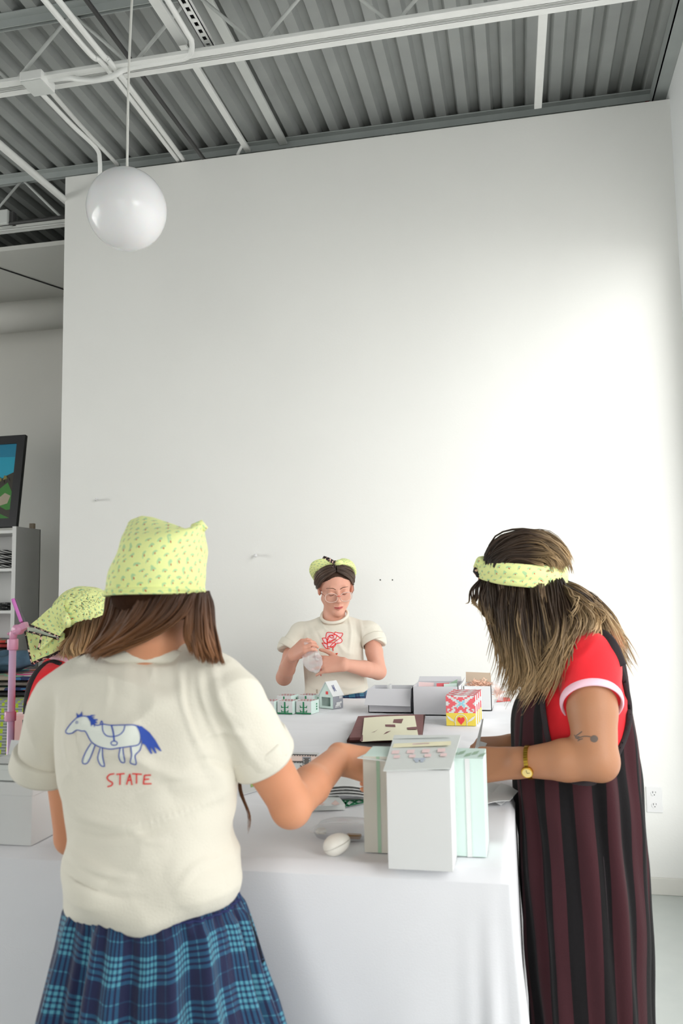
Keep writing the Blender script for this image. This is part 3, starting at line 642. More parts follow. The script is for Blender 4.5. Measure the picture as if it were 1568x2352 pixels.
# --- little house box with a cut out front
p = atz(745, 1627, ZTB); hs = empty('paper_house', (p[0], p[1]+.03, ZTB), 'little white paper house with an open front next to the tree boxes', 'box')
A = R_(-30); U = V3((math.cos(A), math.sin(A), 0)); W = V3((-math.sin(A), math.cos(A), 0)); O = V3((p[0], p[1], ZTB))-U*.03
wd, dp, hw, ha = .078, .06, .055, .108
def hp(u, w, z): return O+U*u+W*w+V3((0, 0, z))
m = MB(); th = .0016
for w in (0, dp):   # gable ends with an opening
    front = [(0, 0), (.010, 0), (.010, .04), (.0, hw)]
    for poly in ([(0, 0), (wd, 0), (wd, .010), (0, .010)], [(0, .010), (.014, .010), (.014, .046), (0, .046)], [(wd-.014, .010), (wd, .010), (wd, .046), (wd-.014, .046)], [(0, .046), (wd, .046), (wd, hw), (wd/2, ha), (0, hw)]):
        a = [hp(x, w, z) for x, z in poly]; b = [q+W*th for q in a]; k = len(a); m.add(a+b, [tuple(range(k)), tuple(range(2*k-1, k-1, -1))]+[(i, k+i, k+(i+1) % k, (i+1) % k) for i in range(k)], 0)
m.obox(hp(0, 0, 0), U*th, W*dp, (0, 0, hw), 0); m.obox(hp(0, 0, 0), U*wd, W*dp, (0, 0, th), 0)
m.build('house_walls', [mint], hs)
MB().obox(hp(wd, 0, 0), U*th, W*dp, (0, 0, hw), 0).build('grey_side', greyp, hs)
rf = MB(); dv = U*(-wd/2-.004)+V3((0, 0, ha-hw+.006)); s0 = hp(wd+.005, -.004, hw-.004)
rf.obox(s0, W*(dp+.008), dv, np.cross(W, dv)/np.linalg.norm(dv)*-.0018); dv2 = U*(wd/2+.004)+V3((0, 0, ha-hw+.006)); rf.obox(hp(-.005, -.004, hw-.004), W*(dp+.008), dv2, np.cross(W, dv2)/np.linalg.norm(dv2)*.0018)
rfo = rf.build('roof', card, hs)
m = MB(); nn = np.cross(W, dv); nn = nn/np.linalg.norm(nn); nn = nn*(.0026 if nn[2] > 0 else -.0026); b0 = s0+nn
for q in ((.35, .45, .55, .55), (.55, .45, .35, .55), (.40, .55, .40, .70), (.52, .55, .55, .72), (.37, .30, .42, .45), (.55, .30, .50, .45)): m.bar(b0+W*dp*q[0]+dv*q[1], b0+W*dp*q[2]+dv*q[3], .0025, .0006, up=nn)
m.build('crossed_mark', mat('navy_print', srgb(80, 90, 140), .6), rfo)
m = MB(); m.obox(hp(wd*.50, -.0012, .058), U*.013, W*.0006, (0, 0, .012), 0); m.build('red_window', heart, hs)
m = MB(); g0 = U*(th+.0008)
for (w0, z0, w1, z1) in ((.012, .004, .018, .016), (.018, .010, .042, .026), (.036, .004, .044, .014), (.024, .004, .030, .012), (.042, .020, .050, .028), (.036, .040, .042, .050), (.044, .040, .050, .050)): m.obox(hp(wd, w0, z0)+g0, U*.0006, W*(w1-w0), (0, 0, z1-z0), 0)
m.build('white_animal_print', card, hs)

# --- grey shipping boxes at the far side
def open_box(name, x0, x1, y0, dpt, h, label, flaps, m0=cardg, m1=None):
    r = empty(name, ((x0+x1)/2, y0+dpt/2, ZTB), label, 'box', 'open cartons at the back of the table'); t = .003; m = MB()
    m.box((x0, y0, ZTB), (x1, y0+t, ZTB+h)).box((x0, y0+dpt-t, ZTB), (x1, y0+dpt, ZTB+h)).box((x0, y0, ZTB), (x0+t, y0+dpt, ZTB+h)).box((x1-t, y0, ZTB), (x1, y0+dpt, ZTB+h)).box((x0, y0, ZTB), (x1, y0+dpt, ZTB+t))
    m.build('carton_body', m0, r)
    for nm, q in flaps: slab('f', q, .0022, None).build('flap', m1 or m0, r)
    return r
z1 = at(890, 1583, 3.37)[2]-ZTB; x0, x1 = -.617, -.444
fz = ZTB+z1
open_box('open_carton', x0, x1, 3.37, .16, z1, 'grey carton with its front flap folded down, left of three open boxes', [('f', ((x0-.008, 3.33, fz-.058), (x1+.002, 3.33, fz-.062), (x1, 3.369, fz+.001), (x0, 3.369, fz+.001))), ('r', ((x1-.001, 3.37, fz), (x1+.010, 3.37, fz+.012), (x1+.010, 3.52, fz+.012), (x1-.001, 3.52, fz)))])
tag(MB().box((-.55, 3.44, ZTB+.01), (-.54, 3.50, fz+.008)).build('card_divider', card), 'pale divider strip standing inside the left open carton', 'divider')
x0, x1 = -.431, -.254; h = at(1000, 1577, 3.31)[2]-ZTB; fz = ZTB+h
open_box('open_carton', x0, x1, 3.31, .19, h, 'large grey carton full of pink and green cards, middle of three open boxes', [('b', ((x0, 3.50, fz), (x1, 3.50, fz), (x1-.004, 3.52, fz+.018), (x0+.004, 3.52, fz+.018))), ('r', ((x1, 3.31, fz), (x1, 3.49, fz), (x1+.016, 3.49, fz+.022), (x1+.014, 3.33, fz+.012)))])
rr_ = random.Random(4)
for k, (mm, nm) in enumerate(((redc, 'pink card peeking out of the middle open carton'), (mint, 'mint card peeking out of the middle open carton'), (pinkpale, 'pale pink card at the left end inside the middle carton'), (sage, 'grey green card at the right end inside the middle carton'))):
    x = (-.345, -.315, -.42, -.30)[k]; y = (3.36, 3.345, 3.40, 3.38)[k]; wv = (.05, .05, .06, .035)[k]; sl_ = (.0, .0, -.004, .012)[k]
    tag(slab('c', ((x, y, fz-.08), (x+wv, y, fz-.08), (x+wv, y+.03, fz+.006+sl_), (x, y+.03, fz+.004-sl_*.3)), .0015, None).build('packed_card', mm), nm, 'card')
x0, x1 = -.246, -.136; h = at(1098, 1576, 3.46)[2]-ZTB; fz = ZTB+h
open_box('open_carton', x0, x1, 3.46, .16, h, 'white carton overflowing with peach paper shred, right of three open boxes', [('b', ((x0, 3.62, fz), (x1-.006, 3.62, fz), (x1-.008, 3.635, fz+.036), (x0, 3.635, fz+.04)))], card, kraft)
# shred in the box and in the clear bag that spills over the side
peachm = mat('peach_shred', srgb(245, 200, 175), .6, var=.15, vscale=30)
def shred(name, c, rx, ry, rz, n, m, label):
    q = random.Random(9); mb_ = MB()
    for k in range(n):
        a = q.uniform(0, 6.28); rad = q.random()**.5; p = V3(c)+V3((rad*rx*math.cos(a), rad*ry*math.sin(a), q.uniform(-rz, rz)*(1.1-rad))); d = V3((q.gauss(0, 1), q.gauss(0, 1), q.gauss(0, .6))); d /= np.linalg.norm(d); e = np.cross(d, V3((q.gauss(0, 1), q.gauss(0, 1), q.gauss(0, 1)))); e /= np.linalg.norm(e); L_ = q.uniform(.012, .024)
        f = p+d*L_*.5+e*.004; mb_.add([p-e*.0013, p+e*.0013, f+e*.0013, f-e*.0013, p+d*L_+e*.0013, p+d*L_-e*.0013], [(0, 1, 2, 3), (3, 2, 4, 5)])
    return tag(mb_.build(name, m), label, 'paper shred', kind='stuff')
shred('paper_shred', (-.185, 3.54, fz-.002), .048, .055, .022, 420, peachm, 'crinkled peach paper shred heaped in the right open carton')
bagm = bpy.data.materials.new('cellophane'); bagm.use_nodes = True; nt = bagm.node_tree; nt.nodes.remove(nt.nodes['Principled BSDF'])
t_ = node(nt, 'ShaderNodeBsdfTransparent'); g_ = node(nt, 'ShaderNodeBsdfPrincipled'); g_.inputs['Base Color'].default_value = (.8, .8, .82, 1); g_.inputs['Roughness'].default_value = .15; x_ = node(nt, 'ShaderNodeMixShader'); x_.inputs[0].default_value = .32
nt.links.new(t_.outputs[0], x_.inputs[1]); nt.links.new(g_.outputs[0], x_.inputs[2]); nt.links.new(x_.outputs[0], nt.nodes['Material Output'].inputs[0])
m = MB(); rg = []
for t in np.linspace(0, 1, 10):
    c = V3((-.132+.040*t, 3.50+.02*t, ZTB+.10-.052*t)); w = .035*(1-.35*t); hgt = .018+.014*math.sin(math.pi*t); rg.append([c+V3((.30*hgt*math.sin(a)+.004*math.sin(5*a+t*7), w*math.cos(a), hgt*math.sin(a)+.003*math.sin(4*a+9*t))) for a in np.linspace(0, 2*math.pi, 18, endpoint=False)])
m.loft(rg, cap1=True); tag(m.build('clear_bag', bagm, smooth=True), 'crumpled clear bag hanging over the side of the right open carton', 'bag')
shred('paper_shred', (-.112, 3.515, ZTB+.068), .012, .02, .018, 110, mat('orange_shred', srgb(236, 160, 105), .6), 'orange paper shred inside the clear bag beside the right carton')
tag(slab('r', [atz(x, y, ZTB) for x, y in ((1140, 1612), (1172, 1610), (1170, 1603), (1146, 1602))], .002, None).build('red_paper', heart), 'small red paper scrap lying right of the clear bag', 'paper')

# --- patterned heart boxes in a row
RW = ["R.WWWW.RRR.WWWW.R", "R.WWRR..R..RRWW.R", "RRR.WWRRWRRWW.RRR", "RRRR.WWB.BWW.RRRR", "R.RRR..BWB..RRR.R", "RRRR.WWB.BWW.RRRR", "RRR.WWRRWRRWW.RRR", "R.WWRR.RRR.RRWW.R", "R.WWW.RRRRR.WWW.R"]
RW = ["R...RR..........RR...R", "RR....RR.RRRR.RR....RR", "RRRR....RRRRRR....RRRR", "RRRRR...B.RR.B...RRRRR", "..RRRRR..BB.BB..RRRRR.", "...RRRRR..BBB..RRRRR..", "..RRRRR..BB.BB..RRRRR.", "RRRRR...B.RR.B...RRRRR", "RRRR..RR.RRRR.RR..RRRR", "R..RR..RRRRRRRR..RR..R", "R.RR...RRR..RRR...RR.R", "RR....RRR....RRR....RR"]
def heart_box():
    r = empty('heart_box', (0, 0, 0), 'x', 'box', 'patterned heart boxes'); w, d, h = .104, .046, .104; zs_ = .044
    MB().box((-w/2, 0, 0), (w/2, d, h)).build('carton', card, r, bevel=.0008)
    m = MB(); m.quad((-w/2, -.0007, 0), (w/2, -.0007, 0), (w/2, -.0007, zs_), (-w/2, -.0007, zs_), 0)
    pts = []
    for t in np.linspace(0, 2*math.pi, 40, endpoint=False):
        x = 16*math.sin(t)**3; z = 13*math.cos(t)-5*math.cos(2*t)-2*math.cos(3*t)-math.cos(4*t); pts.append((x*.00082, -.0022, z*.00098+.0185))
    m.poly(pts[::-1], 2)
    arch = [(.020*math.cos(a), -.0015, .020+.019*math.sin(a)) for a in np.linspace(0, math.pi, 16)]; arch = [(.020, -.0015, .001)]+arch+[(-.020, -.0015, .001)]
    m.tube(arch, .0013, 6, 1)
    for s in (-1, 1):
        m.tube([(s*.022, -.0015, .010), (s*.026, -.0015, .018), (s*.034, -.0015, .024)], .0008, 6, 1)
        m.poly([(s*.026, -.0018, .014), (s*.030, -.0018, .021), (s*.038, -.0018, .029), (s*.050, -.0018, .035), (s*.046, -.0018, .026), (s*.037, -.0018, .018)], 1)
    m.build('heart_print', [yel, card, heart], r)
    m = MB(); cells(m, (-w/2, 0, zs_), (w, 0, 0), (0, 0, h-zs_), RW, {'R': 0, 'B': 1}, .0007); m.build('pixel_print', [redc, bluep], r)
    m = MB(); cells(m, (-w/2, 0, h), (w, 0, 0), (0, d, 0), RW[:5], {'R': 0}, .0007); m.build('lid_print', [redc], r)
    return r
p = atz(1059, 1667, ZTB); hbx = heart_box()
for k, lb in enumerate(('front box of the row with a red heart on yellow, whole print visible', 'second patterned heart box from the front of the row', 'third patterned heart box from the front of the row', 'last patterned heart box at the back of the row')):
    o = hbx if k == 0 else copy_tree(hbx); o.location = (p[0]+.004*k, p[1]+.052*k, ZTB); o.rotation_euler.z = R_(-1+.5*k); o['label'] = lb

# --- white gift boxes at the near left corner
def lidded(name, x0, x1, y0, y1, z0, h, lidh, label, m0=card):
    r = empty(name, ((x0+x1)/2, (y0+y1)/2, z0), label, 'box', 'white boxes at the near left corner')
    MB().box((x0+.002, y0+.002, z0), (x1-.002, y1-.002, z0+h)).build('box_body', m0, r, bevel=.001)
    MB().box((x0-.001, y0-.001, z0+h-lidh), (x1+.001, y1+.001, z0+h+.002)).build('lid', m0, r, bevel=.001); return r
lidded('gift_box', -1.04, -.925, 1.495, 1.60, ZTB, at(25, 1800, 1.495)[2]-ZTB, .022, 'tall white lidded box at the near left corner of the table')
lidded('gift_box', -1.02, -.885, 1.63, 1.73, ZTB, at(60, 1795, 1.63)[2]-ZTB, .02, 'tall white box right behind the lidded one at near left corner')
z2 = at(25, 1800, 1.495)[2]+.0035
lidded('gift_box', -1.035, -.935, 1.50, 1.595, z2, .028, .008, 'flat white box lying on top of the tall lidded box', palegrey)
fl = empty('open_flap_card', (-.99, 1.55, z2+.031), 'folded white card with raised flaps on the topmost white box at left', 'card')
q = z2+.0315; slab('x', ((-1.04, 1.505, q), (-.95, 1.505, q), (-.95, 1.59, q), (-1.04, 1.59, q)), .0015, None).build('base_card', card, fl)
slab('x', ((-1.04, 1.59, q), (-.96, 1.59, q), (-.965, 1.60, q+.028), (-1.04, 1.60, q+.028)), .0015, None).build('flap', card, fl); slab('x', ((-1.02, 1.505, q+.001), (-.955, 1.505, q+.001), (-.935, 1.50, q+.012), (-1.0, 1.495, q+.014)), .0015, None).build('flap', card, fl)
# ================================================================== LEFT BACKGROUND
shelfm = mat('white_laminate', (.66, .66, .65, 1), .45)
bc = empty('bookcase', (-3.75, 5.4, 0), 'tall white open bookcase holding folded clothes in the back left bay', 'bookcase')
bx0, bx1, by0, by1, bh = -4.18, -3.378, 5.2, 5.50, 2.016
for x in (bx0, bx1-.03): MB().box((x, by0, 0), (x+.03, by1, bh)).build('side_panel', shelfm, bc)
MB().box((bx0, by1-.008, 0), (bx1, by1, bh)).build('back_panel', shelfm, bc)
SZ = (.03, .30, .58, .87, 1.157, 1.443, 1.73, bh-.025)
for z in SZ: MB().box((bx0+.03, by0+.003, z-.02), (bx1-.03, by1-.01, z)).build('shelf', shelfm, bc)
stripe = mat('black_white_stripe', (.7, .7, .7, 1), .85); ch = Chain(stripe)
tcn = node(stripe.node_tree, 'ShaderNodeTexCoord'); sxyz = node(stripe.node_tree, 'ShaderNodeSeparateXYZ'); stripe.node_tree.links.new(tcn.outputs['Object'], sxyz.inputs[0])
ch.base(ch.mix(ch.m('GREATER_THAN', ch.fr(ch.m('MULTIPLY', ch.m('ADD', sxyz.outputs[2], ch.m('MULTIPLY', sxyz.outputs[0], .25)), 70.0)), .45), (.6, .6, .58, 1), (.03, .03, .035, 1)))
spot = mat('black_white_floral', (.02, .02, .02, 1), .85); ch = Chain(spot); ch.base(ch.mix(ch.m('GREATER_THAN', ch.noise(45, 1), .58), (.015, .015, .018, 1), (.6, .6, .58, 1)))
multi = mat('multicolour_cloth', (.3, .3, .3, 1), .85); ch = Chain(multi)
vn = node(multi.node_tree, 'ShaderNodeTexVoronoi'); vn.inputs['Scale'].default_value = 16; tcn = node(multi.node_tree, 'ShaderNodeTexCoord'); multi.node_tree.links.new(tcn.outputs['Object'], vn.inputs['Vector'])
cr_ = node(multi.node_tree, 'ShaderNodeValToRGB'); sp_ = node(multi.node_tree, 'ShaderNodeSeparateColor'); multi.node_tree.links.new(vn.outputs['Color'], sp_.inputs[0]); multi.node_tree.links.new(sp_.outputs[0], cr_.inputs[0])
els = cr_.color_ramp; els.interpolation = 'CONSTANT'; cols = [srgb(150, 140, 125), srgb(205, 70, 60), srgb(60, 110, 150), srgb(120, 170, 140), srgb(215, 80, 140), srgb(190, 190, 180), srgb(40, 50, 90)]
els.elements[0].color = cols[0]; els.elements[1].position = .2; els.elements[1].color = cols[1]
for k in range(2, 7): e = els.elements.new(.2+.12*(k-1)); e.color = cols[k]
ch.base(cr_.outputs[0])
tealc = mat('slate_blue_cloth', srgb(70, 98, 118), .85, var=.25, vscale=14); navy = mat('navy_cloth', srgb(32, 36, 48), .85, var=.2, vscale=14); blackc = mat('black_cloth', (.02, .02, .024, 1), .85, var=.2, vscale=14); redk = mat('red_knit', srgb(160, 50, 50), .85, var=.2, vscale=20)
def folded(name, x0, x1, y0, y1, z0, h, m, label, cat='folded cloth', group=None, seed=0):
    q = random.Random(seed); mb_ = MB(); rg = []
    for i, t in enumerate(np.linspace(0, 1, 9)):
        x = x0+(x1-x0)*t; s = .5+.5*min(1, 6*min(t, 1-t)+.25); row = []
        for a in np.linspace(0, 2*math.pi, 20, endpoint=False):
            c, s_ = math.cos(a), math.sin(a); cc = math.copysign(abs(c)**.45, c); ss = math.copysign(abs(s_)**.6, s_)
            row.append((x+q.uniform(-.003, .003), (y0+y1)/2+cc*(y1-y0)/2*(.9+.1*s), z0+h/2+ss*h/2*(s if s_ > 0 else 1)+(q.uniform(-.003, .003) if s_ > -.3 else 0)))
        rg.append(row)
    mb_.loft(rg, cap0=True, cap1=True); return tag(mb_.build(name, m, smooth=True), label, cat, group)
g = 'folded clothes in the bookcase'
for k in range(4): folded('folded_garment', -4.10, -3.43, 5.23, 5.46, 1.73+.033*k+.001, .031, stripe, ['lowest striped garment on the top shelf of the bookcase', 'second striped garment up on the top shelf of the bookcase', 'third striped garment up on the top shelf of the bookcase', 'topmost striped garment on the top shelf of the bookcase'][k], group=g, seed=k)
for k in range(2): folded('folded_garment', -4.10, -3.43, 5.23, 5.46, 1.443+.026*k+.001, .026, spot, ['lower black floral garment on the second shelf of the bookcase', 'upper black floral garment on the second shelf of the bookcase'][k], group=g, seed=10+k)
for k, mm in enumerate((blackc, redk, multi)): folded('folded_garment', -4.10, -3.43, 5.23, 5.46, 1.157+.03*k+.001, .029, mm, ['black garment at the bottom of the third shelf stack', 'red knit garment in the middle of the third shelf stack', 'multicoloured garment on top of the third shelf stack'][k], group=g, seed=20+k)
# framed picture leaning on the bookcase top
fp = empty('framed_picture', (-3.75, 5.3, bh), 'black framed landscape painting leaning on top of the bookcase', 'picture')
T0 = V3((-3.398, 5.225, bh+.002)); Uu = V3((-.78, .02, 0)); Vv = at(58, 998, 5.345)-T0; Nn = np.cross(Vv, Uu); Nn = Nn/np.linalg.norm(Nn)
if Nn[1] > 0: Nn = -Nn
fw_ = .062; u1 = Uu/np.linalg.norm(Uu); v1 = Vv/np.linalg.norm(Vv); lu, lv = np.linalg.norm(Uu), np.linalg.norm(Vv)
for a, b, c in ((T0, u1*lu, v1*fw_), (T0+v1*(lv-fw_), u1*lu, v1*fw_), (T0+v1*fw_, u1*fw_, v1*(lv-2*fw_)), (T0+u1*(lu-fw_)+v1*fw_, u1*fw_, v1*(lv-2*fw_))): MB().obox(a, b, c, -Nn*.03).build('frame_rail', black, fp)
pm = [mat('teal_sky', srgb(24, 150, 178), .5), mat('hill_brown', srgb(50, 46, 36), .6), mat('hill_green', srgb(52, 120, 44), .6), mat('bush_olive', srgb(120, 116, 60), .6), mat('pale_speckle', srgb(160, 150, 130), .6), mat('sky_deep', srgb(18, 120, 152), .5)]
m = MB(); o = T0+u1*fw_+v1*fw_-Nn*.012; pu, pv = lu-2*fw_, lv-2*fw_
def pp(pts, mi, k): m.poly([o+u1*(x*pu)+v1*(y*pv)+Nn*.0006*k for x, y in pts], mi)
pp([(0, 0), (1, 0), (1, 1), (0, 1)], 0, 0); pp([(0, .82), (1, .86), (1, 1), (0, 1)], 5, 1)
pp([(0, 0), (1, 0), (1, .5), (.7, .46), (.4, .5), (.25, .42), (.12, .56), (0, .62)], 1, 2)
pp([(0, .33), (.07, .48), (.16, .40), (.25, .24), (.5, .3), (1, .34), (1, .0), (0, .12)], 2, 3); pp([(.02, .30), (.09, .34), (.20, .24), (.18, .16), (.05, .2)], 4, 4); pp([(0, .08), (.2, .2), (.5, .12), (.6, 0), (0, 0)], 1, 5); pp([(0, 0), (.13, .07), (.3, .05), (.4, 0)], 2, 6)
for k in range(10): a = .05+.03*k; b = .5+.03*math.sin(k*2.1); pp([(a, b), (a+.05, b-.01), (a+.04, b+.05), (a+.01, b+.04)], 3 if k % 2 else 1, 7)
m.build('canvas', pm, fp)
tag(MB().box((-3.425, 5.43, bh+.001), (-3.395, 5.46, bh+.04)).build('wood_block', kraft), 'small wooden block on top of the bookcase at its right end', 'block')
# table with a woven cover and a heap of quilts
wov = mat('woven_cover', (.3, .32, .3, 1), .9, bump=.3, bscale=120); ch = Chain(wov); u_, v_ = ch.uv()
g1 = ch.m('GREATER_THAN', ch.fr(ch.m('MULTIPLY', u_, 26.0)), .60); g2 = ch.m('GREATER_THAN', ch.fr(ch.m('ADD', ch.m('MULTIPLY', v_, 30.0), ch.m('MULTIPLY', ch.m('FLOOR', ch.m('MULTIPLY', u_, 26.0)), .37))), .35)
base = ch.mix(ch.m('GREATER_THAN', ch.fr(ch.m('MULTIPLY', v_, 70.0)), .5), (.18, .20, .19, 1), (.34, .36, .35, 1)); ch.base(ch.mix(ch.m('MULTIPLY', g1, g2), base, srgb(166, 190, 40)))
ct = empty('side_table', (-3.3, 4.2, 0), 'side table under a grey and lime woven cover in the back left bay', 'table')
MB().box((-4.15, 3.93, .97), (-2.43, 4.55, 1.0)).build('tabletop', shelfm, ct)
for x in (-4.1, -2.5):
    for y in (4.0, 4.5): MB().box((x-.02, y-.02, 0), (x+.02, y+.02, .97)).build('leg', shelfm, ct)
m = MB(); xs_ = np.linspace(-4.2, -2.38, 60)
rg = []; us = []
for (y, z, v) in ((4.575, 1.006, 0), (3.94, 1.006, .8), (3.90, .99, .86), (3.895, .6, 1.25), (3.89, .06, 1.8)):
    rg.append([(x, y-(.02*math.sin(x*14)+.01)*(1 if z < .9 else 0), z) for x in xs_]); us.append([(x, v) for x in xs_])
m.loft(rg, closed=False, uvs=us); tag(m.build('woven_cover', wov, smooth=True, solid=.004), 'grey and lime green woven cover over the side table at far left', 'cover')
quilt_l = ['lowest folded patchwork quilt on the side table', 'second folded quilt up on the side table', 'third folded quilt up on the side table', 'topmost folded quilt of the pile on the side table']
zq = 1.011
for k, (hh, mm) in enumerate(((.024, blackc), (.024, multi), (.024, mat('taupe_knit', srgb(120, 112, 105), .9, var=.3, vscale=30)), (.026, multi))):
    folded('quilt', -3.55+.03*k, -2.46-.02*(k % 2), 4.0, 4.54, zq, hh, mm, quilt_l[k], 'quilt', 'quilts on the side table', 40+k); zq += hh+.002
def heap(name, c, r, m, label, seed):
    V, F = None, None; s = SDF(V3(c)-V3(r)*1.4, V3(c)+V3(r)*1.4, .012); s.ell(c, r, k=.02)
    V, F = s.mesh(); N = vnormals(V, F); V = V+N*(.03*vnoise(V*9, seed)+.015*vnoise(V*22, seed+1))[:, None]; zmin = c[2]-r[2]*.75; V[:, 2] = np.maximum(V[:, 2], zmin)
    root = mesh_obj(name, V, F, m, None); return tag(root, label, 'clothes')
heap('clothes_heap', (-2.84, 4.25, zq+.052), (.22, .15, .075), tealc, 'slate blue garment heaped on top of the quilts', 5)
heap('clothes_heap', (-2.56, 4.44, zq+.036), (.09, .08, .05), navy, 'dark navy garment heaped behind the slate blue one', 7)
# pink chair behind the near boxes
pk = mat('pink_velvet', srgb(218, 172, 168), .85, sheen=.4, bump=.05); pk2 = mat('pink_plastic', srgb(222, 160, 190), .35)
cx, cy = at(48, 1690, 3.1)[0], 3.1
chx = empty('pink_chair', (cx, cy, 0), 'pale pink upholstered chair behind the white boxes at left', 'chair')
z_top = at(48, 1638, 3.1)[2]
m = MB(); 
def rbox(mb_, lo, hi, r):
    mb_.box(lo, hi); return mb_
rbox(MB(), (cx-.05, cy-.03, .45), (cx+.42, cy+.05, z_top), .02).build('backrest', pk, chx, bevel=.02); rbox(MB(), (cx-.05, cy+.05, .36), (cx+.42, cy+.46, .46), .02).build('seat', pk, chx, bevel=.02)
for a in (0, .37):
    for b in (0, .42): MB().tube([(cx+a, cy+b, 0), (cx+a, cy+b, .37)], .014, 8).build('leg', darkp, chx)
# pink phone tripod
ty = 2.28; q0 = at(22, 1725, ty); tx = q0[0]
tp = empty('phone_tripod', (tx, ty, 0), 'pink phone tripod standing behind the white boxes at left', 'tripod')
zc = at(30, 1480, ty)[2]; pinkm = mat('pink_metal', srgb(226, 190, 224), .35)
MB().tube([(tx, ty, .30), (tx+.003, ty, zc)], .0105, 14).build('pole', pinkm, tp, smooth=True)
zj = at(24, 1645, ty)[2]; MB().tube([(tx, ty, zj-.014), (tx, ty, zj+.014)], .0165, 16).build('collar', pk2, tp, smooth=True, bevel=.002); MB().tube([(tx+.003, ty, zc-.016), (tx+.003, ty, zc+.016)], .016, 16).build('clamp_ring', pk2, tp, smooth=True, bevel=.002)
for a in (90, 210, 330): MB().tube([(tx, ty, .34), (tx+.26*math.cos(R_(a)), ty+.26*math.sin(R_(a)), .008)], .008, 8).build('leg', pinkm, tp, smooth=True)
h0 = at(31, 1455, ty); h1 = at(56, 1436, ty)
MB().tube([V3((tx+.003, ty, zc+.01)), h0, h0+(h1-h0)*.35], [.010, .012, .013], 12).tube([at(42, 1446, ty)+V3((0, -.012, 0)), at(42, 1446, ty)+V3((0, .012, 0))], .015, 16).build('tilt_head', pk2, tp, smooth=True)
MB().tube([at(18, 1456, ty), h0], .004, 8).build('tilt_lever', pk2, tp)
m = MB(); d = h1-at(42, 1446, ty); m.bar(at(46, 1443, ty), at(62, 1435, ty), .022, .020); m.build('phone_clamp', pk2, tp, bevel=.002)
ph = empty('phone', at(52, 1432, ty), 'pink cased phone held at the top of the tripod', 'phone')
a0, a1 = at(52, 1430, ty), at(38, 1392, ty); dv = a1-a0; nv = V3((.86, .36, .3)); nv = nv-dv*(nv@dv)/(dv@dv); nv /= np.linalg.norm(nv); wv = np.cross(dv, nv); wv /= np.linalg.norm(wv); dv = dv/np.linalg.norm(dv)*.075
MB().obox(a0-wv*.020-nv*.005, wv*.040, dv, nv*.010).build('phone_case', mat('magenta_case', srgb(205, 110, 190), .3), ph, bevel=.002)
MB().obox(a0-wv*.018+nv*.0052, wv*.036, dv*.96, nv*.0006).build('screen', black, ph); MB().obox(a0+dv*.55-wv*.012-nv*.0065, wv*.022, dv*.4, nv*.0016).build('camera_bump', mat('pale_lens', srgb(180, 170, 190), .3), ph)
# ================================================================== PEOPLE
def skin_mat(name, c, red):
    m = mat(name, c, .5, spec=.35, sub=.12, bump=.04, bscale=300); ch = Chain(m); ch.base(ch.mix(ch.m('MULTIPLY', ch.noise(9, 4), .55), c, red)); return m
skinA = skin_mat('skin_tan', srgb(216, 157, 122), srgb(196, 118, 84)); skinB = skin_mat('skin_fair', srgb(218, 170, 148), srgb(200, 124, 106)); skinR = skin_mat('skin_olive', srgb(172, 124, 92), srgb(150, 98, 70)); skinL = skin_mat('skin_warm', srgb(226, 170, 135), srgb(205, 130, 100))
creamc = mat('cream_cotton', srgb(222, 217, 203), .85, var=.02, vscale=6, bump=.10, bscale=260, sheen=.15)
redc_ = mat('red_jersey', srgb(226, 24, 38), .8, var=.08, vscale=14, bump=.06, bscale=220, sheen=.1); pinkc = mat('pink_rib', srgb(238, 196, 212), .8, bump=.1, bscale=200)
lip = mat('lip_tone', srgb(190, 95, 92), .4); browm = mat('brow_brown', srgb(96, 62, 44), .7); redink = mat('red_ink', srgb(222, 38, 36), .7); blueink = mat('blue_ink', srgb(44, 78, 172), .7); paleink = mat('pale_ink_fill', srgb(226, 230, 222), .8); pinkink = mat('pink_ink_fill', srgb(236, 205, 208), .8); greenink = mat('green_ink', srgb(80, 170, 90), .7)
gold = mat('gold_metal', srgb(212, 170, 70), .25, metal=1.0); tatt = mat('tattoo_ink', srgb(92, 78, 70), .6)
# green bandana print: small teal fans with red dots
def bandana_mat():
    m = mat('lime_bandana', srgb(226, 234, 150), .85, bump=.08, bscale=200, sheen=.1); ch = Chain(m); u, v = ch.uv(); w_ = ch.m('MULTIPLY', ch.m('SUBTRACT', ch.noise(38, 1), .5), .022); u = ch.m('ADD', u, w_); v = ch.m('SUBTRACT', v, w_)
    def layer(ou, ov):
        a = ch.m('ADD', ch.m('MULTIPLY', u, 44.0), ou); b = ch.m('ADD', ch.m('MULTIPLY', v, 44.0), ov)
        a = ch.m('SUBTRACT', ch.fr(a), .5); b = ch.m('SUBTRACT', ch.fr(b), .5)
        r = ch.m('SQRT', ch.m('ADD', ch.m('MULTIPLY', a, a), ch.m('MULTIPLY', b, b)))
        dot = ch.m('LESS_THAN', r, .06); fan = ch.m('MULTIPLY', ch.band(r, .08, .235), ch.m('GREATER_THAN', ch.m('ADD', b, ch.m('MULTIPLY', a, -.6)), .02)); return dot, fan
    d1, f1 = layer(0.0, 0.0); d2, f2 = layer(.5, .5)
    c = ch.mix(ch.m('MULTIPLY', ch.m('MAXIMUM', f1, f2), .5), srgb(226, 234, 158), srgb(70, 176, 150)); c = ch.mix(ch.m('MAXIMUM', d1, d2), c, srgb(178, 62, 40)); ch.base(c); return m
band = bandana_mat()
trimb = mat('black_floral_trim', srgb(30, 24, 26), .85); ch = Chain(trimb); ch.base(ch.mix(ch.m('GREATER_THAN', ch.noise(150, 0), .60), srgb(34, 26, 28), srgb(226, 186, 170)))
linm = mat('bandana_lining', srgb(214, 224, 206), .85)
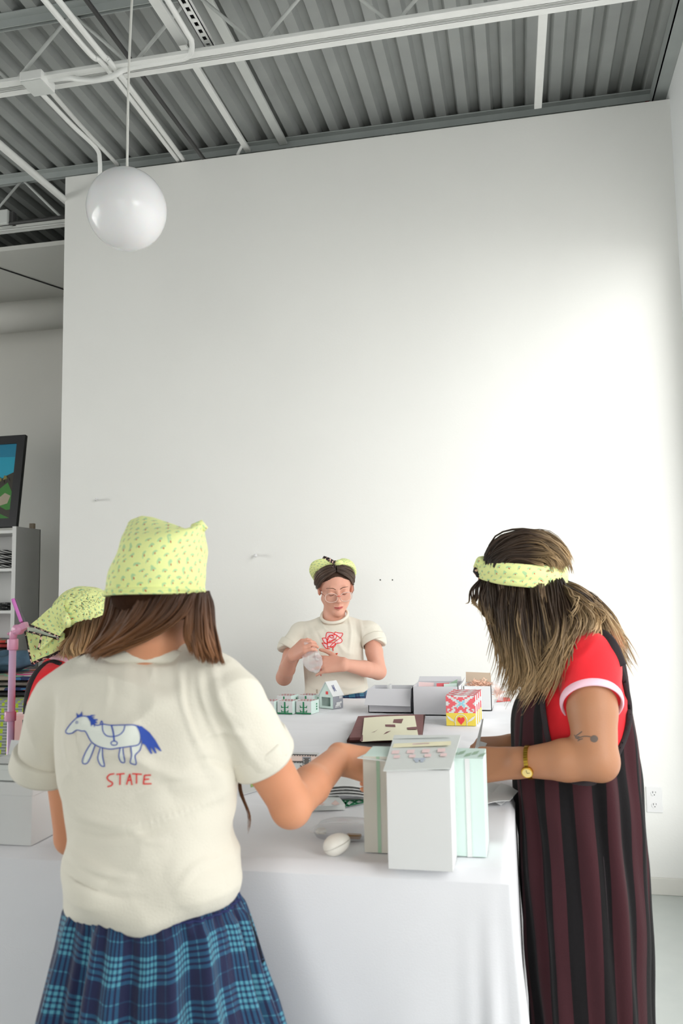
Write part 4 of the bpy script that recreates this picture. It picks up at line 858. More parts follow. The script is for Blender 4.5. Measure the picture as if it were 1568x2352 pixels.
# navy and teal plaid
plaid = mat('navy_teal_plaid', srgb(30, 38, 84), .9, bump=.1, bscale=240, sheen=.25); ch = Chain(plaid); u, v = ch.uv()
def stripes(t):
    t = ch.fr(ch.m('MULTIPLY', t, 1/.074)); ing = ch.m('LESS_THAN', t, .52); s = ch.m('GREATER_THAN', ch.fr(ch.m('MULTIPLY', t, 1/.104)), .42); thin = ch.band(t, .745, .775)
    return ch.m('ADD', ch.m('MULTIPLY', ing, ch.m('ADD', ch.m('MULTIPLY', s, .75), .12)), ch.m('MULTIPLY', thin, .45))
sv = ch.m('MULTIPLY', ch.m('ADD', stripes(u), stripes(v)), .58)
rp = node(plaid.node_tree, 'ShaderNodeValToRGB'); plaid.node_tree.links.new(sv, rp.inputs[0]); e = rp.color_ramp.elements; e[0].color = srgb(20, 27, 66); e[0].position = .10; e[1].position = 1.0; e[1].color = srgb(80, 148, 168); q = e.new(.5); q.color = srgb(27, 74, 108); ch.base(rp.outputs[0])
# black and wine striped cloth
wine = mat('wine_black_stripe', srgb(50, 26, 30), .92, spec=.2, bump=.1, bscale=240, sheen=.05); ch = Chain(wine); u, v = ch.uv()
ch.base(ch.mix(ch.m('GREATER_THAN', ch.fr(ch.m('MULTIPLY', u, 1/.074)), .5), srgb(17, 15, 17), srgb(58, 29, 34)))
strapm = mat('dark_strap', srgb(34, 26, 30), .85, bump=.1, bscale=200)

def hair_mat(name, root, mid, tip):
    m = mat(name, root, .45, spec=.3); ch = Chain(m); u, v = ch.uv(); r = node(m.node_tree, 'ShaderNodeValToRGB'); m.node_tree.links.new(v, r.inputs[0]); e = r.color_ramp.elements
    e[0].color = root; e[1].color = tip; q = e.new(.58); q.color = mid
    k = ch.m('ADD', .5, ch.m('MULTIPLY', u, .8)); mx = node(m.node_tree, 'ShaderNodeMix', data_type='RGBA', blend_type='MULTIPLY'); mx.inputs[0].default_value = 1.0; m.node_tree.links.new(r.outputs[0], mx.inputs[6])
    cb = node(m.node_tree, 'ShaderNodeCombineColor'); [m.node_tree.links.new(k, cb.inputs[i]) for i in range(3)]; m.node_tree.links.new(cb.outputs[0], mx.inputs[7]); ch.base(mx.outputs[2]); return m

def RX(a): a = R_(a); return np.array([[1, 0, 0], [0, math.cos(a), -math.sin(a)], [0, math.sin(a), math.cos(a)]])
def RY(a): a = R_(a); return np.array([[math.cos(a), 0, math.sin(a)], [0, 1, 0], [-math.sin(a), 0, math.cos(a)]])
def RZ(a): a = R_(a); return np.array([[math.cos(a), -math.sin(a), 0], [math.sin(a), math.cos(a), 0], [0, 0, 1]])
def unit(v): v = V3(v); return v/np.linalg.norm(v)
def rowpx(py, xl, xr, Y, ry, rot=0.0):
    """an oval body section whose outline spans the pixels xl..xr of row py at depth Y"""
    Pm, Pl, Pr = at((xl+xr)/2, py, Y), at(xl, py, Y), at(xr, py, Y); d = unit([Pm[0], Pm[1], 0]); pp = np.array([d[1], -d[0], 0]); w = abs((Pr-Pl)@pp)/2
    th = math.acos(min(1, abs(pp[0]*math.cos(rot)+pp[1]*math.sin(rot)))); w *= .955; rx = math.sqrt(max(w*w-(ry*math.sin(th))**2, (.3*w)**2))/math.cos(th); return (Pm[2], Pm[0], Pm[1], rx, ry)
def head(s, c, R, sc=1.0, face=True, ears=True):
    c = V3(c); P = lambda x, y, z: c+R@(np.array([x, y, z])*sc)
    def E(x, y, z, a, b, d, k=.012, neg=False, Rl=None): s.ell(P(x, y, z), np.array([a, b, d])*sc, R if Rl is None else R@Rl, k*sc, neg)
    def K(a, b, ra, rb, k=.01, **kw): s.cone(P(*a), P(*b), ra*sc, rb*sc, k*sc, **kw)
    E(0, -.014, .034, .074, .093, .078); E(0, .022, -.028, .058, .064, .080, .02)
    for q in (-1, 1): K((q*.046, .002, -.050), (q*.008, .066, -.094), .022, .017, .018); E(q*.036, .054, -.026, .024, .022, .026, .016)
    E(0, .074, -.094, .017, .014, .014, .012)
    if face:
        K((-.030, .076, .020), (.030, .076, .020), .012, .012, .012); K((0, .086, .010), (0, .104, -.028), .0075, .010, .008)
        for q in (-1, 1):
            E(q*.010, .096, -.033, .008, .009, .007, .006); E(q*.031, .094, .003, .017, .013, .009, .010, True); E(q*.031, .076, .002, .0145, .0125, .0098, .003)
        K((-.017, .082, -.060), (0, .090, -.057), .0055, .0065, .004); K((.017, .082, -.060), (0, .090, -.057), .0055, .0065, .004)
        K((-.014, .082, -.067), (0, .088, -.068), .006, .0075, .004); K((.014, .082, -.067), (0, .088, -.068), .006, .0075, .004)
    for q in ((-1, 1) if ears else ()):
        E(q*.075, -.006, -.004, .009, .020, .031, .006, Rl=RZ(-q*18)@RY(q*8)); E(q*.083, -.001, -.002, .004, .011, .019, .004, True)
    return P
def hand(s, w, d, nrm, ts=1, curl=(35, 40, 25), sc=1.0, spread=.0, thumb=(.6, .75, -.35), tb=(15, 20), fingers=None):
    w, d = V3(w), unit(d); nrm = V3(nrm); nrm = unit(nrm-d*(nrm@d)); sd = np.cross(d, nrm)*ts      # sd points to the thumb side
    off = (.030, .010, -.010, -.029); Ls = (.071, .079, .073, .057); kn = (.082, .086, .083, .076)
    for i in range(4):
        k0 = w+d*kn[i]*sc+sd*off[i]*sc-nrm*.002*abs(i-1.3)*sc
        s.cone(w+sd*off[i]*.55*sc, k0, .0165*sc, .0115*sc, .012)
        cu = curl if fingers is None else fingers[i]; a = 0; p = k0; rr = (.0098, .0086, .0078, .0066); fd = unit(d+sd*spread*(1.5-i)*.35)
        for j, fr in enumerate((.45, .31, .24)):
            a += R_(cu[j]); dd = fd*math.cos(a)-nrm*math.sin(a); q = p+dd*Ls[i]*fr*sc; f = .86 if i == 3 else 1
            s.cone(p, q, rr[j]*sc*f, rr[j+1]*sc*f, .0025 if j else .005); p = q
    b = w+d*.022*sc+sd*.020*sc-nrm*.006*sc; td = unit(d*thumb[0]+sd*thumb[1]+nrm*thumb[2]); p = b; rr = (.0145, .0110, .0095, .0078); bend = unit(d-td*(d@td))
    for j, L in enumerate((.040, .032, .026)):
        if j: td = unit(td*math.cos(R_(tb[j-1]))+bend*math.sin(R_(tb[j-1])))
        q = p+td*L*sc; s.cone(p, q, rr[j]*sc, rr[j+1]*sc, .009 if j == 0 else .003); p = q
def legs(s, hip, w, z0=0.0, fwd=(0, 1, 0), r=.075):
    hip = V3(hip); f = unit(fwd); sd = np.array([f[1], -f[0], 0])
    for q in (-1, 1):
        h = hip+sd*q*w; k = np.array([h[0], h[1], .47])+f*.015; a = np.array([h[0], h[1], .085]); s.chain([h, k, a], [r, .052, .036], .03); s.cone(a-V3((0, 0, .045))-f*.03, a+f*.13-V3((0, 0, .055)), .032, .026, .02)
def wrinkle(V, F, terms):
    N = vnormals(V, F); d = np.zeros(len(V))
    for amp, sc, seed, kind in terms:
        n = vnoise(V@np.array(sc).T if np.ndim(sc) == 2 else V*np.array(sc), seed); d += amp*(np.clip(1-np.abs(n)*3.2, 0, 1) if kind == 'ridge' else n)
    return V+N*d[:, None]
def cloth_folds(V, F, paths):
    """raised or sunk cloth folds along measured lines on the side that faces the table front"""
    N = vnormals(V, F); d = V-CAM; w = d@_fw; X = 784+F_PX*(d@_rt)/w; Y = 1176-F_PX*(d@_up)/w; fac = np.clip(-(N*d).sum(1)/np.linalg.norm(d, axis=1)*2, 0, 1); D = np.zeros(len(V))
    for p, wd, amp in paths:
        q = spline([(x, y, 0) for x, y in p], 40)[:, :2] if len(p) > 2 else np.linspace(p[0], p[1], 40); m = np.where((X > q[:, 0].min()-3*wd) & (X < q[:, 0].max()+3*wd) & (Y > q[:, 1].min()-3*wd) & (Y < q[:, 1].max()+3*wd))[0]
        if not len(m): continue
        dd = np.hypot(X[m, None]-q[None, :, 0], Y[m, None]-q[None, :, 1]); k = dd.argmin(1); r = dd.min(1); tp = np.sin(np.pi*np.clip((k+2)/43, 0, 1))**.7; D[m] += amp*tp*(np.exp(-(r/wd)**2)-.35*np.exp(-(r/wd/2)**2))
    return V+N*(D*fac)[:, None]
def bvh_of(V, F): return bvhtree.BVHTree.FromPolygons(V.tolist(), np.asarray(F).tolist())
def cast(b, x, y, off=.0012, fallback=None):
    d = ray(x, y); d = d/np.linalg.norm(d); h = b.ray_cast(Vector(CAM), Vector(d))
    if h[0] is None: return None
    return V3(h[0])-d*off
def strokes(mb, b, paths, w, mi=0, off=.0014, step=2.0, closed=False):
    for p in paths:
        p = np.asarray(p, float); seg = max(2, int(sum(np.linalg.norm(p[i+1]-p[i]) for i in range(len(p)-1))/step)); q = spline(p, seg+1) if len(p) > 2 else np.linspace(p[0], p[1], seg+1)
        T = np.gradient(q, axis=0); T /= np.linalg.norm(T, axis=1)[:, None]+1e-9; Nn = np.stack([-T[:, 1], T[:, 0]], 1); A = [cast(b, *(q[i]+Nn[i]*w/2), off) for i in range(len(q))]; B = [cast(b, *(q[i]-Nn[i]*w/2), off) for i in range(len(q))]
        for i in range(len(q)-1):
            if all(z is not None for z in (A[i], A[i+1], B[i], B[i+1])): mb.quad(A[i], A[i+1], B[i+1], B[i], mi)
def fill(mb, b, poly, mi=0, off=.0008, dy=1.6):
    p = np.asarray(poly, float); ys = np.arange(p[:, 1].min(), p[:, 1].max(), dy)
    for y in ys:
        ym = y+dy/2; xs = []
        for i in range(len(p)):
            a, c = p[i], p[(i+1) % len(p)]
            if (a[1] <= ym) != (c[1] <= ym): xs.append(a[0]+(ym-a[1])/(c[1]-a[1])*(c[0]-a[0]))
        xs.sort()
        for a, c in zip(xs[::2], xs[1::2]):
            n = max(1, int((c-a)/4)); tx = np.linspace(a, c, n+1); U = [cast(b, x, y, off) for x in tx]; D = [cast(b, x, y+dy, off) for x in tx]
            for i in range(n):
                if all(z is not None for z in (U[i], U[i+1], D[i], D[i+1])): mb.quad(U[i], U[i+1], D[i+1], D[i], mi)
def pts3(L): return [at(*q) for q in L]
def strands(mb, guides, n, r, rng, jit=.004, wave=.0, wf=3.0, lenj=.12, npt=14, flat=.55, spread_tip=1.0, clump=9, tight=.32):
    """n tapered locks along the surface between neighbouring guide curves, gathered in small clumps"""
    G = [spline(g, 24) for g in guides]; left = 0
    for _ in range(n):
        if left <= 0:
            left = rng.randint(max(1, clump//2), clump+clump//2); t0 = rng.random()*(len(G)-1); O = [rng.gauss(0, jit) for _ in range(3)]; O2 = [rng.gauss(0, jit*spread_tip) for _ in range(3)]; ph0 = rng.random()*6.28; wv = np.array([rng.gauss(0, 1) for _ in range(3)]); wv /= np.linalg.norm(wv); uc = rng.random(); wk = .8+.4*rng.random(); lc = rng.random()
        left -= 1
        t = min(max(t0+rng.gauss(0, .05), 0), len(G)-1.001); i = min(int(t), len(G)-2); f = t-i; P = G[i]*(1-f)+G[i+1]*f; L = max(.4, 1-lenj*(.6*lc+.4*rng.random())**2*2)
        idx = np.linspace(0, 23*L, npt); P = np.stack([np.interp(idx, np.arange(24), P[:, c]) for c in range(3)], 1); s = np.linspace(0, 1, npt)
        o = np.array([x+rng.gauss(0, jit*tight) for x in O]); o2 = np.array([x+rng.gauss(0, jit*spread_tip*tight) for x in O2]); ph = ph0+rng.gauss(0, .25)
        P = P+o*(1-s)[:, None]*np.minimum(1, s*4+.25)[:, None]+o2*s[:, None]*1.4+wave*(s**1.2*np.sin(ph+s*wf*6.28*wk))[:, None]*wv
        rad = r*(.6+.8*rng.random())*np.clip(np.minimum(1, (1-s)*3.2)+.12, 0, 1); base = mb.n; u = min(1, max(0, uc*.7+.3*rng.random())); n0 = len(mb.uv)
        mb.tube(P, rad, 5, flat=flat, cap=False, up=(rng.gauss(0, 1), rng.gauss(0, 1), rng.gauss(0, .4)))
        for k in range(n0, len(mb.uv)): mb.uv[k] = [(u, s[min(npt-1, (mb.f[k][c]-base)//5)]) for c in range(4)]
def loft_obj(name, rings, mats, parent, uvs=None, wrap=1.0, cap1=False, cap0=False, solid=0):
    m = MB(); m.wrap = wrap; m.loft(rings, uvs=uvs, cap1=cap1, cap0=cap0); return m.build(name, mats, parent, smooth=True, solid=solid)
def collar(name, c, rx, ry, R, r, m, parent, flat=1.0, n=48, dz=None):
    P = [V3(c)+R@np.array([rx*math.cos(a), ry*math.sin(a), 0 if dz is None else dz(a)]) for a in np.linspace(0, 2*math.pi, n+1)]
    return MB().tube(P, r, 10, flat=flat, cap=False, up=tuple(R@np.array([0, 0, 1]))).build(name, m, parent, smooth=True)
def cuff(name, a, b, r0, r1, m, parent, fdir=None, flat=1.0, th=.004):
    """rolled sleeve end: a short open ring of cloth around the axis a-b"""
    a, b = V3(a), V3(b); d = unit(b-a); x = unit(np.cross(d, (0, 0, 1) if abs(d[2]) < .9 else (1, 0, 0))) if fdir is None else unit(V3(fdir)-d*(V3(fdir)@d)); y = np.cross(d, x); n = 40; rg = []
    prof = ((0, r0-.006), (0, r0+th*.6), (.15, r0+th), (.85, r1+th), (1, r1+th*.5), (1.0, r1-.001), (.8, r1-.003))
    for t, rr in prof: rg.append([a+(b-a)*t+(x*math.cos(q)*flat+y*math.sin(q))*rr*(1+.012*math.sin(5*q+1)) for q in np.linspace(0, 2*math.pi, n, endpoint=False)])
    m_ = MB(); m_.loft(rg); return m_.build(name, m, parent, smooth=True)
# ------------------------------------------------------------------ woman at the near edge, seen from behind
YA = 1.30
A = empty('person', (-.60, YA, 0), 'person seen from behind in cream horse tee, plaid skirt and lime headscarf', 'person')
ROT = R_(5)
s = SDF((-1.0, 1.0, -.01), (-.22, 1.85, 1.67), .0036)
hc = at(364, 1374, 1.312); RA = RZ(6)@RX(-10)
head(s, hc, RA, .93, ears=False)
nb = at(345, 1540, 1.315); s.cone(hc+RA@V3((0, -.022, -.06)), nb, .050, .054, .02)
s.torso([rowpx(2230, 195, 520, YA, .080, ROT), rowpx(2120, 195, 510, YA, .080, ROT), rowpx(2000, 195, 495, YA, .078, ROT), rowpx(1850, 185, 495, YA, .078, ROT), rowpx(1700, 175, 500, YA, .078, ROT), rowpx(1610, 180, 505, YA, .055, ROT)], .012, rot=ROT)
s.cone(at(180, 1612, YA), at(505, 1606, YA), .030, .030, .012); s.cone(nb+V3((0, 0, -.02)), at(440, 1590, YA), .040, .030, .012); s.cone(nb+V3((0, 0, -.02)), at(240, 1590, YA), .040, .030, .012)
shR, elR, wrR = at(532, 1612, 1.295), at(668, 1848, 1.405), at(776, 1742, 1.65)
s.chain([shR, shR*.45+elR*.55, elR], [.036, .038, .034], .010); mid = elR*.62+wrR*.38; s.chain([elR, mid, wrR], [.034, .034, .0255], .010); s.ell(elR+V3((.002, -.008, -.008)), (.028, .028, .028), k=.012)
hand(s, wrR, (.88, .40, -.24), (-.10, -.72, .66), ts=-1, curl=(62, 66, 40), sc=1.0, thumb=(.75, .45, -.55))
shL, elL, wrL = at(138, 1612, 1.31), at(166, 1922, 1.40), at(255, 1900, 1.63)
s.chain([shL, shL*.5+elL*.5, elL], [.034, .034, .030], .008); s.chain([elL, elL*.6+wrL*.4, wrL], [.030, .030, .024], .008); hand(s, wrL, (.55, .8, -.1), (.1, .2, .95), ts=1, curl=(25, 25, 15), sc=.95)
legs(s, (A.location[0], YA-.01, .90), .062, fwd=(0, 1, 0), r=.062)
V, F = s.mesh(2); mesh_obj('body', V, F, skinA, A)
# skirt
rows = [(2035, 152, 548, .100), (2075, 144, 562, .108), (2100, 138, 574, .113), (2150, 130, 590, .122), (2200, 121, 603, .130), (2250, 112, 618, .136), (2300, 103, 636, .141), (2352, 94, 656, .146), (2500, 76, 700, .155), (2800, 50, 760, .168), (3100, 36, 800, .175)]
R0 = [rowpx(py, a, b, YA, ry, ROT) for py, a, b, ry in rows]; fine = spline(R0, 60); rg = []; us = []; NS = 220
for i, (z, cx, cy, rx, ry) in enumerate(fine):
    t = i/59; cy -= .035*max(0, t-.2); ring = []; uu = []
    for j in range(NS):
        a = 2*math.pi*j/NS; pl = .0035*math.sin(46*a+1.5*math.sin(3*a))*max(0, 1-t*3)+(.004+.016*min(1, t*1.6))*(.6*math.sin(13*a+1.7*math.sin(2*a+.4))+.4*math.sin(23*a+2+math.sin(a*3)))*min(1, t*5+.15)
        x, y = (rx+pl)*math.cos(a), (ry+pl)*math.sin(a); ring.append((cx+x*math.cos(ROT)-y*math.sin(ROT), cy+x*math.sin(ROT)+y*math.cos(ROT), z+.004*math.sin(a*2))); uu.append((a*.215, z*1.0+.012*math.sin(3*a)))
    rg.append(ring); us.append(uu)
sk = loft_obj('skirt', rg, plaid, A, us, wrap=2*math.pi*.215)
m = MB()
for k in range(2): m.tube([at(x, y, YA) for x, y in ((0, 0), (1, 1))][:0] or [V3(p) for p in rg[2+k*2]]+[V3(rg[2+k*2][0])], .0022, 6, cap=False)
m.build('waist_seam', mat('navy_seam', srgb(36, 44, 92), .9), sk, smooth=True)
SV = np.concatenate([np.array(r) for r in rg]); SFc = [(i*NS+j, i*NS+(j+1) % NS, (i+1)*NS+(j+1) % NS, (i+1)*NS+j) for i in range(59) for j in range(NS)]
bs = bvh_of(SV, SFc); m = MB()
fill(m, bs, [(567, 2095), (584, 2112), (598, 2130), (606, 2160), (612, 2195), (604, 2214), (597, 2190), (588, 2155), (576, 2122)], 0, .0016); m.build('pocket_shade', mat('pocket_shade_navy', srgb(14, 18, 34), .95), sk, smooth=True)  # dark patch colours in the shade inside the pocket slit, nothing is cut
# tee
s = SDF((-.98, 1.05, .95), (-.30, 1.50, 1.50), .0036)
TR = [rowpx(2072, 166, 546, YA, .104, ROT), rowpx(2050, 156, 552, YA, .116, ROT), rowpx(2000, 157, 548, YA, .120, ROT), rowpx(1930, 153, 546, YA, .116, ROT), rowpx(1850, 144, 546, YA, .110, ROT), rowpx(1750, 122, 548, YA, .106, ROT), rowpx(1660, 118, 552, YA, .100, ROT), rowpx(1600, 130, 555, YA, .088, ROT), rowpx(1560, 155, 535, YA, .070, ROT), rowpx(1525, 210, 480, YA, .058, ROT)]
s.torso(TR, .015, rot=ROT, e=2.25)
s.cone(at(155, 1592, 1.305), at(520, 1584, 1.295), .040, .040, .02); s.cone(at(345, 1535, 1.31), at(500, 1562, 1.30), .050, .040, .02); s.cone(at(345, 1535, 1.31), at(190, 1568, 1.305), .050, .038, .02)
hmR = at(597, 1732, 1.345); s.cone(shR, hmR, .048, .049, .014, cut=(hmR, unit(hmR-shR)))
hmL = at(94, 1762, 1.338); s.cone(shL, hmL, .046, .044, .014, cut=(hmL, unit(hmL-shL)))
s.plane(hmR, unit(elR-shR)) if False else None
# lower hem dips at the centre back
V, F = s.mesh(2)
V = wrinkle(V, F, [(.0045, (5, 9, 16), 3, 'n'), (.005, np.array([[4, 2, 9], [2, 8, 2], [-6, 0, 10]]), 11, 'ridge'), (.0025, (22, 22, 30), 5, 'n'), (.0035, np.array([[14, 0, 5], [0, 8, 0], [6, 0, 3]]), 17, 'ridge')])
V = cloth_folds(V, F, [([(455, 1540), (470, 1620), (520, 1740)], 10, .006), ([(425, 1540), (432, 1620), (470, 1720)], 8, -.005), ([(560, 1690), (500, 1680), (450, 1700)], 9, .005), ([(545, 1770), (480, 1745), (440, 1760)], 8, -.004), ([(150, 1850), (190, 1880), (300, 1895), (430, 1860), (545, 1810)], 11, .005), ([(160, 1905), (230, 1925), (330, 1915), (440, 1880)], 8, -.004), ([(150, 1950), (200, 1985), (260, 2010), (300, 2015)], 10, .007), ([(148, 1990), (190, 2025), (250, 2050), (330, 2060)], 8, -.005), ([(300, 1905), (335, 1930), (380, 1935)], 9, .003), ([(410, 2040), (450, 1990), (530, 1960)], 10, .004), ([(230, 2040), (270, 2015), (330, 2005)], 10, -.003), ([(160, 1600), (150, 1700), (170, 1790)], 8, .005), ([(185, 1600), (172, 1690), (190, 1760)], 7, -.004), ([(240, 1520), (250, 1580), (240, 1640)], 9, .003), ([(300, 1830), (380, 1800), (520, 1790)], 8, -.003), ([(350, 1520), (350, 1560)], 8, .003)])
cxA = A.location[0]; low = np.clip((1.10-V[:, 2])/.06, 0, 1); V[:, 2] -= low*(.012*np.exp(-((V[:, 0]-cxA+.03)/.09)**2)-.006)+low*.006*np.sin(V[:, 0]*42)
lowb = np.clip((1.13-V[:, 2])/.05, 0, 1)*np.clip((V[:, 2]-1.03)/.03, 0, 1); N = vnormals(V, F); V = V+N*(lowb*(.006+.006*np.sin(V[:, 0]*38+V[:, 2]*30)))[:, None]
tee = mesh_obj('tee_shirt', V, F, creamc, A); bA = bvh_of(V, F)
ax = unit(hmR-shR); cuff('sleeve_cuff', hmR-ax*.026, hmR+ax*.012, .0525, .0530, creamc, A); ax = unit(hmL-shL); cuff('sleeve_cuff', hmL-ax*.024, hmL+ax*.012, .0480, .0480, creamc, A)
collar('neck_rib', at(346, 1519, 1.312), .078, .064, RZ(5)@RX(-12), .0075, creamc, A, flat=1.6)
# horse and lettering, drawn on the back of the tee
X7 = lambda L: [(x/3.409, 1600+y/3.409) for x, y in L]
body_o = [(600, 165), (560, 205), (525, 250), (514, 275), (530, 290), (565, 285), (600, 263), (640, 270), (668, 274), (700, 332), (725, 364), (780, 394), (860, 411), (930, 402), (1010, 391), (1080, 378), (1100, 340), (1097, 285), (1075, 238), (1045, 222), (960, 222), (870, 224), (805, 216), (755, 225), (715, 200), (685, 160), (650, 152), (600, 165)]
fl = [(712, 365), (672, 430), (645, 495), (650, 523), (672, 526), (692, 508), (718, 450), (742, 384)]; fr = [(784, 402), (765, 480), (785, 535), (812, 547), (816, 535), (803, 470), (800, 404)]; hl = [(940, 402), (930, 470), (948, 512), (972, 516), (975, 500), (966, 450), (962, 405)]; hr = [(1024, 396), (1030, 460), (1019, 515), (1045, 530), (1066, 526), (1058, 462), (1094, 420), (1112, 362)]
m = MB()
for pth in (body_o, fl, fr, hl, hr): fill(m, bA, X7(pth), 1, .0010)
strokes(m, bA, [X7(p) for p in (body_o, fl, fr, hl, hr, [(800, 216), (806, 270), (832, 305), (880, 313), (932, 300), (966, 268), (977, 228)], [(784, 214), (795, 190), (806, 218)])], 2.3, 0, .0018)
strokes(m, bA, [X7([(872, 226), (886, 280), (893, 345)])], 3.4, 0, .0018)
strokes(m, bA, [X7([(893+25*math.cos(t), 365+17*math.sin(t)) for t in np.linspace(0, 6.283, 14)])], 2.2, 0, .0018); strokes(m, bA, [X7([(601+9*math.cos(t), 202+9*math.sin(t)) for t in np.linspace(0, 6.283, 10)])], 1.2, 0, .0018)
for pol in ([(597, 124), (612, 142), (626, 138), (640, 115), (646, 150), (602, 168)], [(678, 152), (722, 143), (747, 146), (712, 158), (746, 163), (716, 170), (772, 180), (748, 190), (764, 208), (744, 208), (740, 242), (730, 216), (712, 234), (706, 190)], [(1045, 220), (1110, 233), (1170, 280), (1215, 340), (1266, 428), (1256, 428), (1206, 392), (1226, 442), (1216, 446), (1176, 392), (1192, 448), (1182, 450), (1136, 378), (1112, 366), (1100, 290), (1080, 240)]): fill(m, bA, X7(pol), 0, .0018)
m.build('printed_horse', [blueink, paleink], tee)
m = MB()
strokes(m, bA, [X7(p) for p in ([(895, 604), (856, 612), (838, 636), (852, 658), (880, 676), (870, 697), (840, 706)], [(910, 609), (976, 603)], [(940, 606), (938, 692)], [(1015, 606), (990, 690)], [(1015, 606), (1033, 693)], [(1000, 657), (1028, 653)], [(1034, 604), (1111, 609)], [(1068, 607), (1068, 682)], [(1131, 614), (1122, 686)], [(1131, 617), (1181, 615)], [(1127, 649), (1168, 646)], [(1122, 684), (1186, 682)])], 3.0, 0, .0018, step=1.5)
m.build('printed_lettering', redink, tee)
# hair
hairA = hair_mat('chestnut_hair', srgb(62, 40, 28), srgb(104, 68, 42), srgb(136, 92, 58)); rng = random.Random(3)
s = SDF(hc-.14, hc+.14, .004); s.ell(hc+RA@V3((0, -.016, .02)), (.072, .086, .086), RA, k=0); s.plane(hc+RA@V3((0, .035, 0)), RA@unit((0, 1, -.25))); s.plane(hc+V3((0, 0, -.075)), (0, 0, -1)); s.plane(at(365, 1352, 1.30), unit((.0, -.05, 1)))
V, F = s.mesh(1); hb_ = mesh_obj('hair', V, F, mat('hair_base_dark', srgb(52, 33, 23), .95, spec=.05, bump=.3, bscale=40, stretch=(6, 6, 1)), A)
m = MB()
LG = [[(251, 1352, 1.36), (246, 1400, 1.335), (229, 1455, 1.31), (205, 1496, 1.30)], [(254, 1358, 1.33), (248, 1405, 1.30), (230, 1460, 1.285), (208, 1500, 1.285)], [(275, 1362, 1.27), (262, 1415, 1.25), (238, 1465, 1.25), (212, 1502, 1.262)], [(330, 1366, 1.228), (305, 1415, 1.218), (262, 1462, 1.228), (220, 1502, 1.248)], [(400, 1368, 1.222), (365, 1420, 1.212), (305, 1466, 1.218), (232, 1503, 1.238)], [(448, 1364, 1.236), (425, 1408, 1.220), (368, 1448, 1.216), (258, 1492, 1.232)]]
strands(m, [pts3(g) for g in LG], 900, .0021, rng, .0035, .002, 1.2, .05)
RG = [[(440, 1364, 1.232), (428, 1415, 1.226), (425, 1462, 1.228), (440, 1500, 1.236)], [(460, 1363, 1.245), (455, 1415, 1.236), (458, 1470, 1.236), (472, 1512, 1.240)], [(474, 1361, 1.275), (479, 1415, 1.262), (485, 1475, 1.258), (496, 1526, 1.258)], [(479, 1359, 1.32), (484, 1415, 1.31), (491, 1475, 1.295), (503, 1530, 1.285)]]
strands(m, [pts3(g) for g in RG], 520, .0020, rng, .003, .003, 1.3, .06)
SG = [[(205, 1495, 1.29), (160, 1530, 1.285), (112, 1575, 1.285), (82, 1640, 1.285), (72, 1720, 1.29)], [(200, 1500, 1.31), (150, 1535, 1.31), (100, 1580, 1.315), (70, 1650, 1.315), (62, 1730, 1.32)]]
strands(m, [pts3(g) for g in SG], 46, .0012, rng, .003, .003, 1.0, .3)
FG = [[(520, 1560, 1.36), (548, 1700, 1.395), (552, 1810, 1.40), (574, 1880, 1.40), (560, 1935, 1.40)], [(522, 1560, 1.37), (546, 1700, 1.405), (548, 1810, 1.41), (568, 1870, 1.41), (562, 1930, 1.41)]]
strands(m, [pts3(g) for g in FG], 30, .0010, rng, .0012, .001, 1, .2)
m.build('hair_lengths', hairA, hb_, smooth=True)
# headscarf: a soft cap whose top is pulled into a ridge with two corners
rows = [(1371, 246, 484, .104, 0), (1358, 248, 482, .104, .002), (1352, 250, 478, .100, -.001), (1335, 252, 478, .102, .002), (1300, 259, 480, .104, 0), (1265, 269, 484, .098, 0), (1240, 277, 480, .084, 0), (1222, 283, 476, .060, 0)]
prof = lambda px: np.interp(px, [285, 300, 325, 350, 400, 432, 452, 466, 478], [1212, 1196, 1187, 1190, 1206, 1218, 1204, 1201, 1212])
NB = 160; rg = []; us = []
R0 = [rowpx(py, a, b, 1.308, ry, ROT) for py, a, b, ry, _ in rows]; fine = spline(R0, 34)
def ringpt(z, cx, cy, rx, ry, a, e=2.3):
    c, q = math.cos(a), math.sin(a); x = rx*math.copysign(abs(c)**(2/e), c); y = ry*math.copysign(abs(q)**(2/e), q); return np.array([cx+x*math.cos(ROT)-y*math.sin(ROT), cy+x*math.sin(ROT)+y*math.cos(ROT), z])
for i, (z, cx, cy, rx, ry) in enumerate(fine):
    ring = []; uu = []
    for j in range(NB):
        a = 2*math.pi*j/NB; p = ringpt(z, cx, cy, rx, ry, a); t = i/33
        n = vnoise(np.array([[p[0]*16, p[1]*16, p[2]*26]]), 4)[0]; fold = .0025*max(0, 1-abs(t-.13)/.06)*(1 if math.sin(a) < .3 else .3)
        p[2] += .010*(1-t)*(.35*math.cos(a)*-1)*0+(-.004*math.sin(a)*(1-t))
        d = unit([p[0]-cx, p[1]-cy, 0]); p = p+d*((.0048*n)+fold); ring.append(p); uu.append((a*.1, p[2]))
    rg.append(ring); us.append(uu)
for t in (.35, .7, 1.0):     # close towards the ridge
    z, cx, cy, rx, ry = fine[-1]; ring = []; uu = []
    for j in range(NB):
        a = 2*math.pi*j/NB; p0 = np.array(rg[33][j]); q = ringpt(z, cx, cy, rx*.985, .004, a); px = 784+F_PX*((q-CAM)@_rt)/((q-CAM)@_fw); zt_ = at(px, prof(px), YA+.018)[2]; q[2] = zt_
        p = p0*(1-t)+q*t; p[2] = p0[2]*(1-t**.8)+q[2]*t**.8; ring.append(p); uu.append((a*.1, p[2]+.01*t))
    rg.append(ring); us.append(uu)
sc_ = loft_obj('headscarf', rg, band, A, us, wrap=2*math.pi*.1)
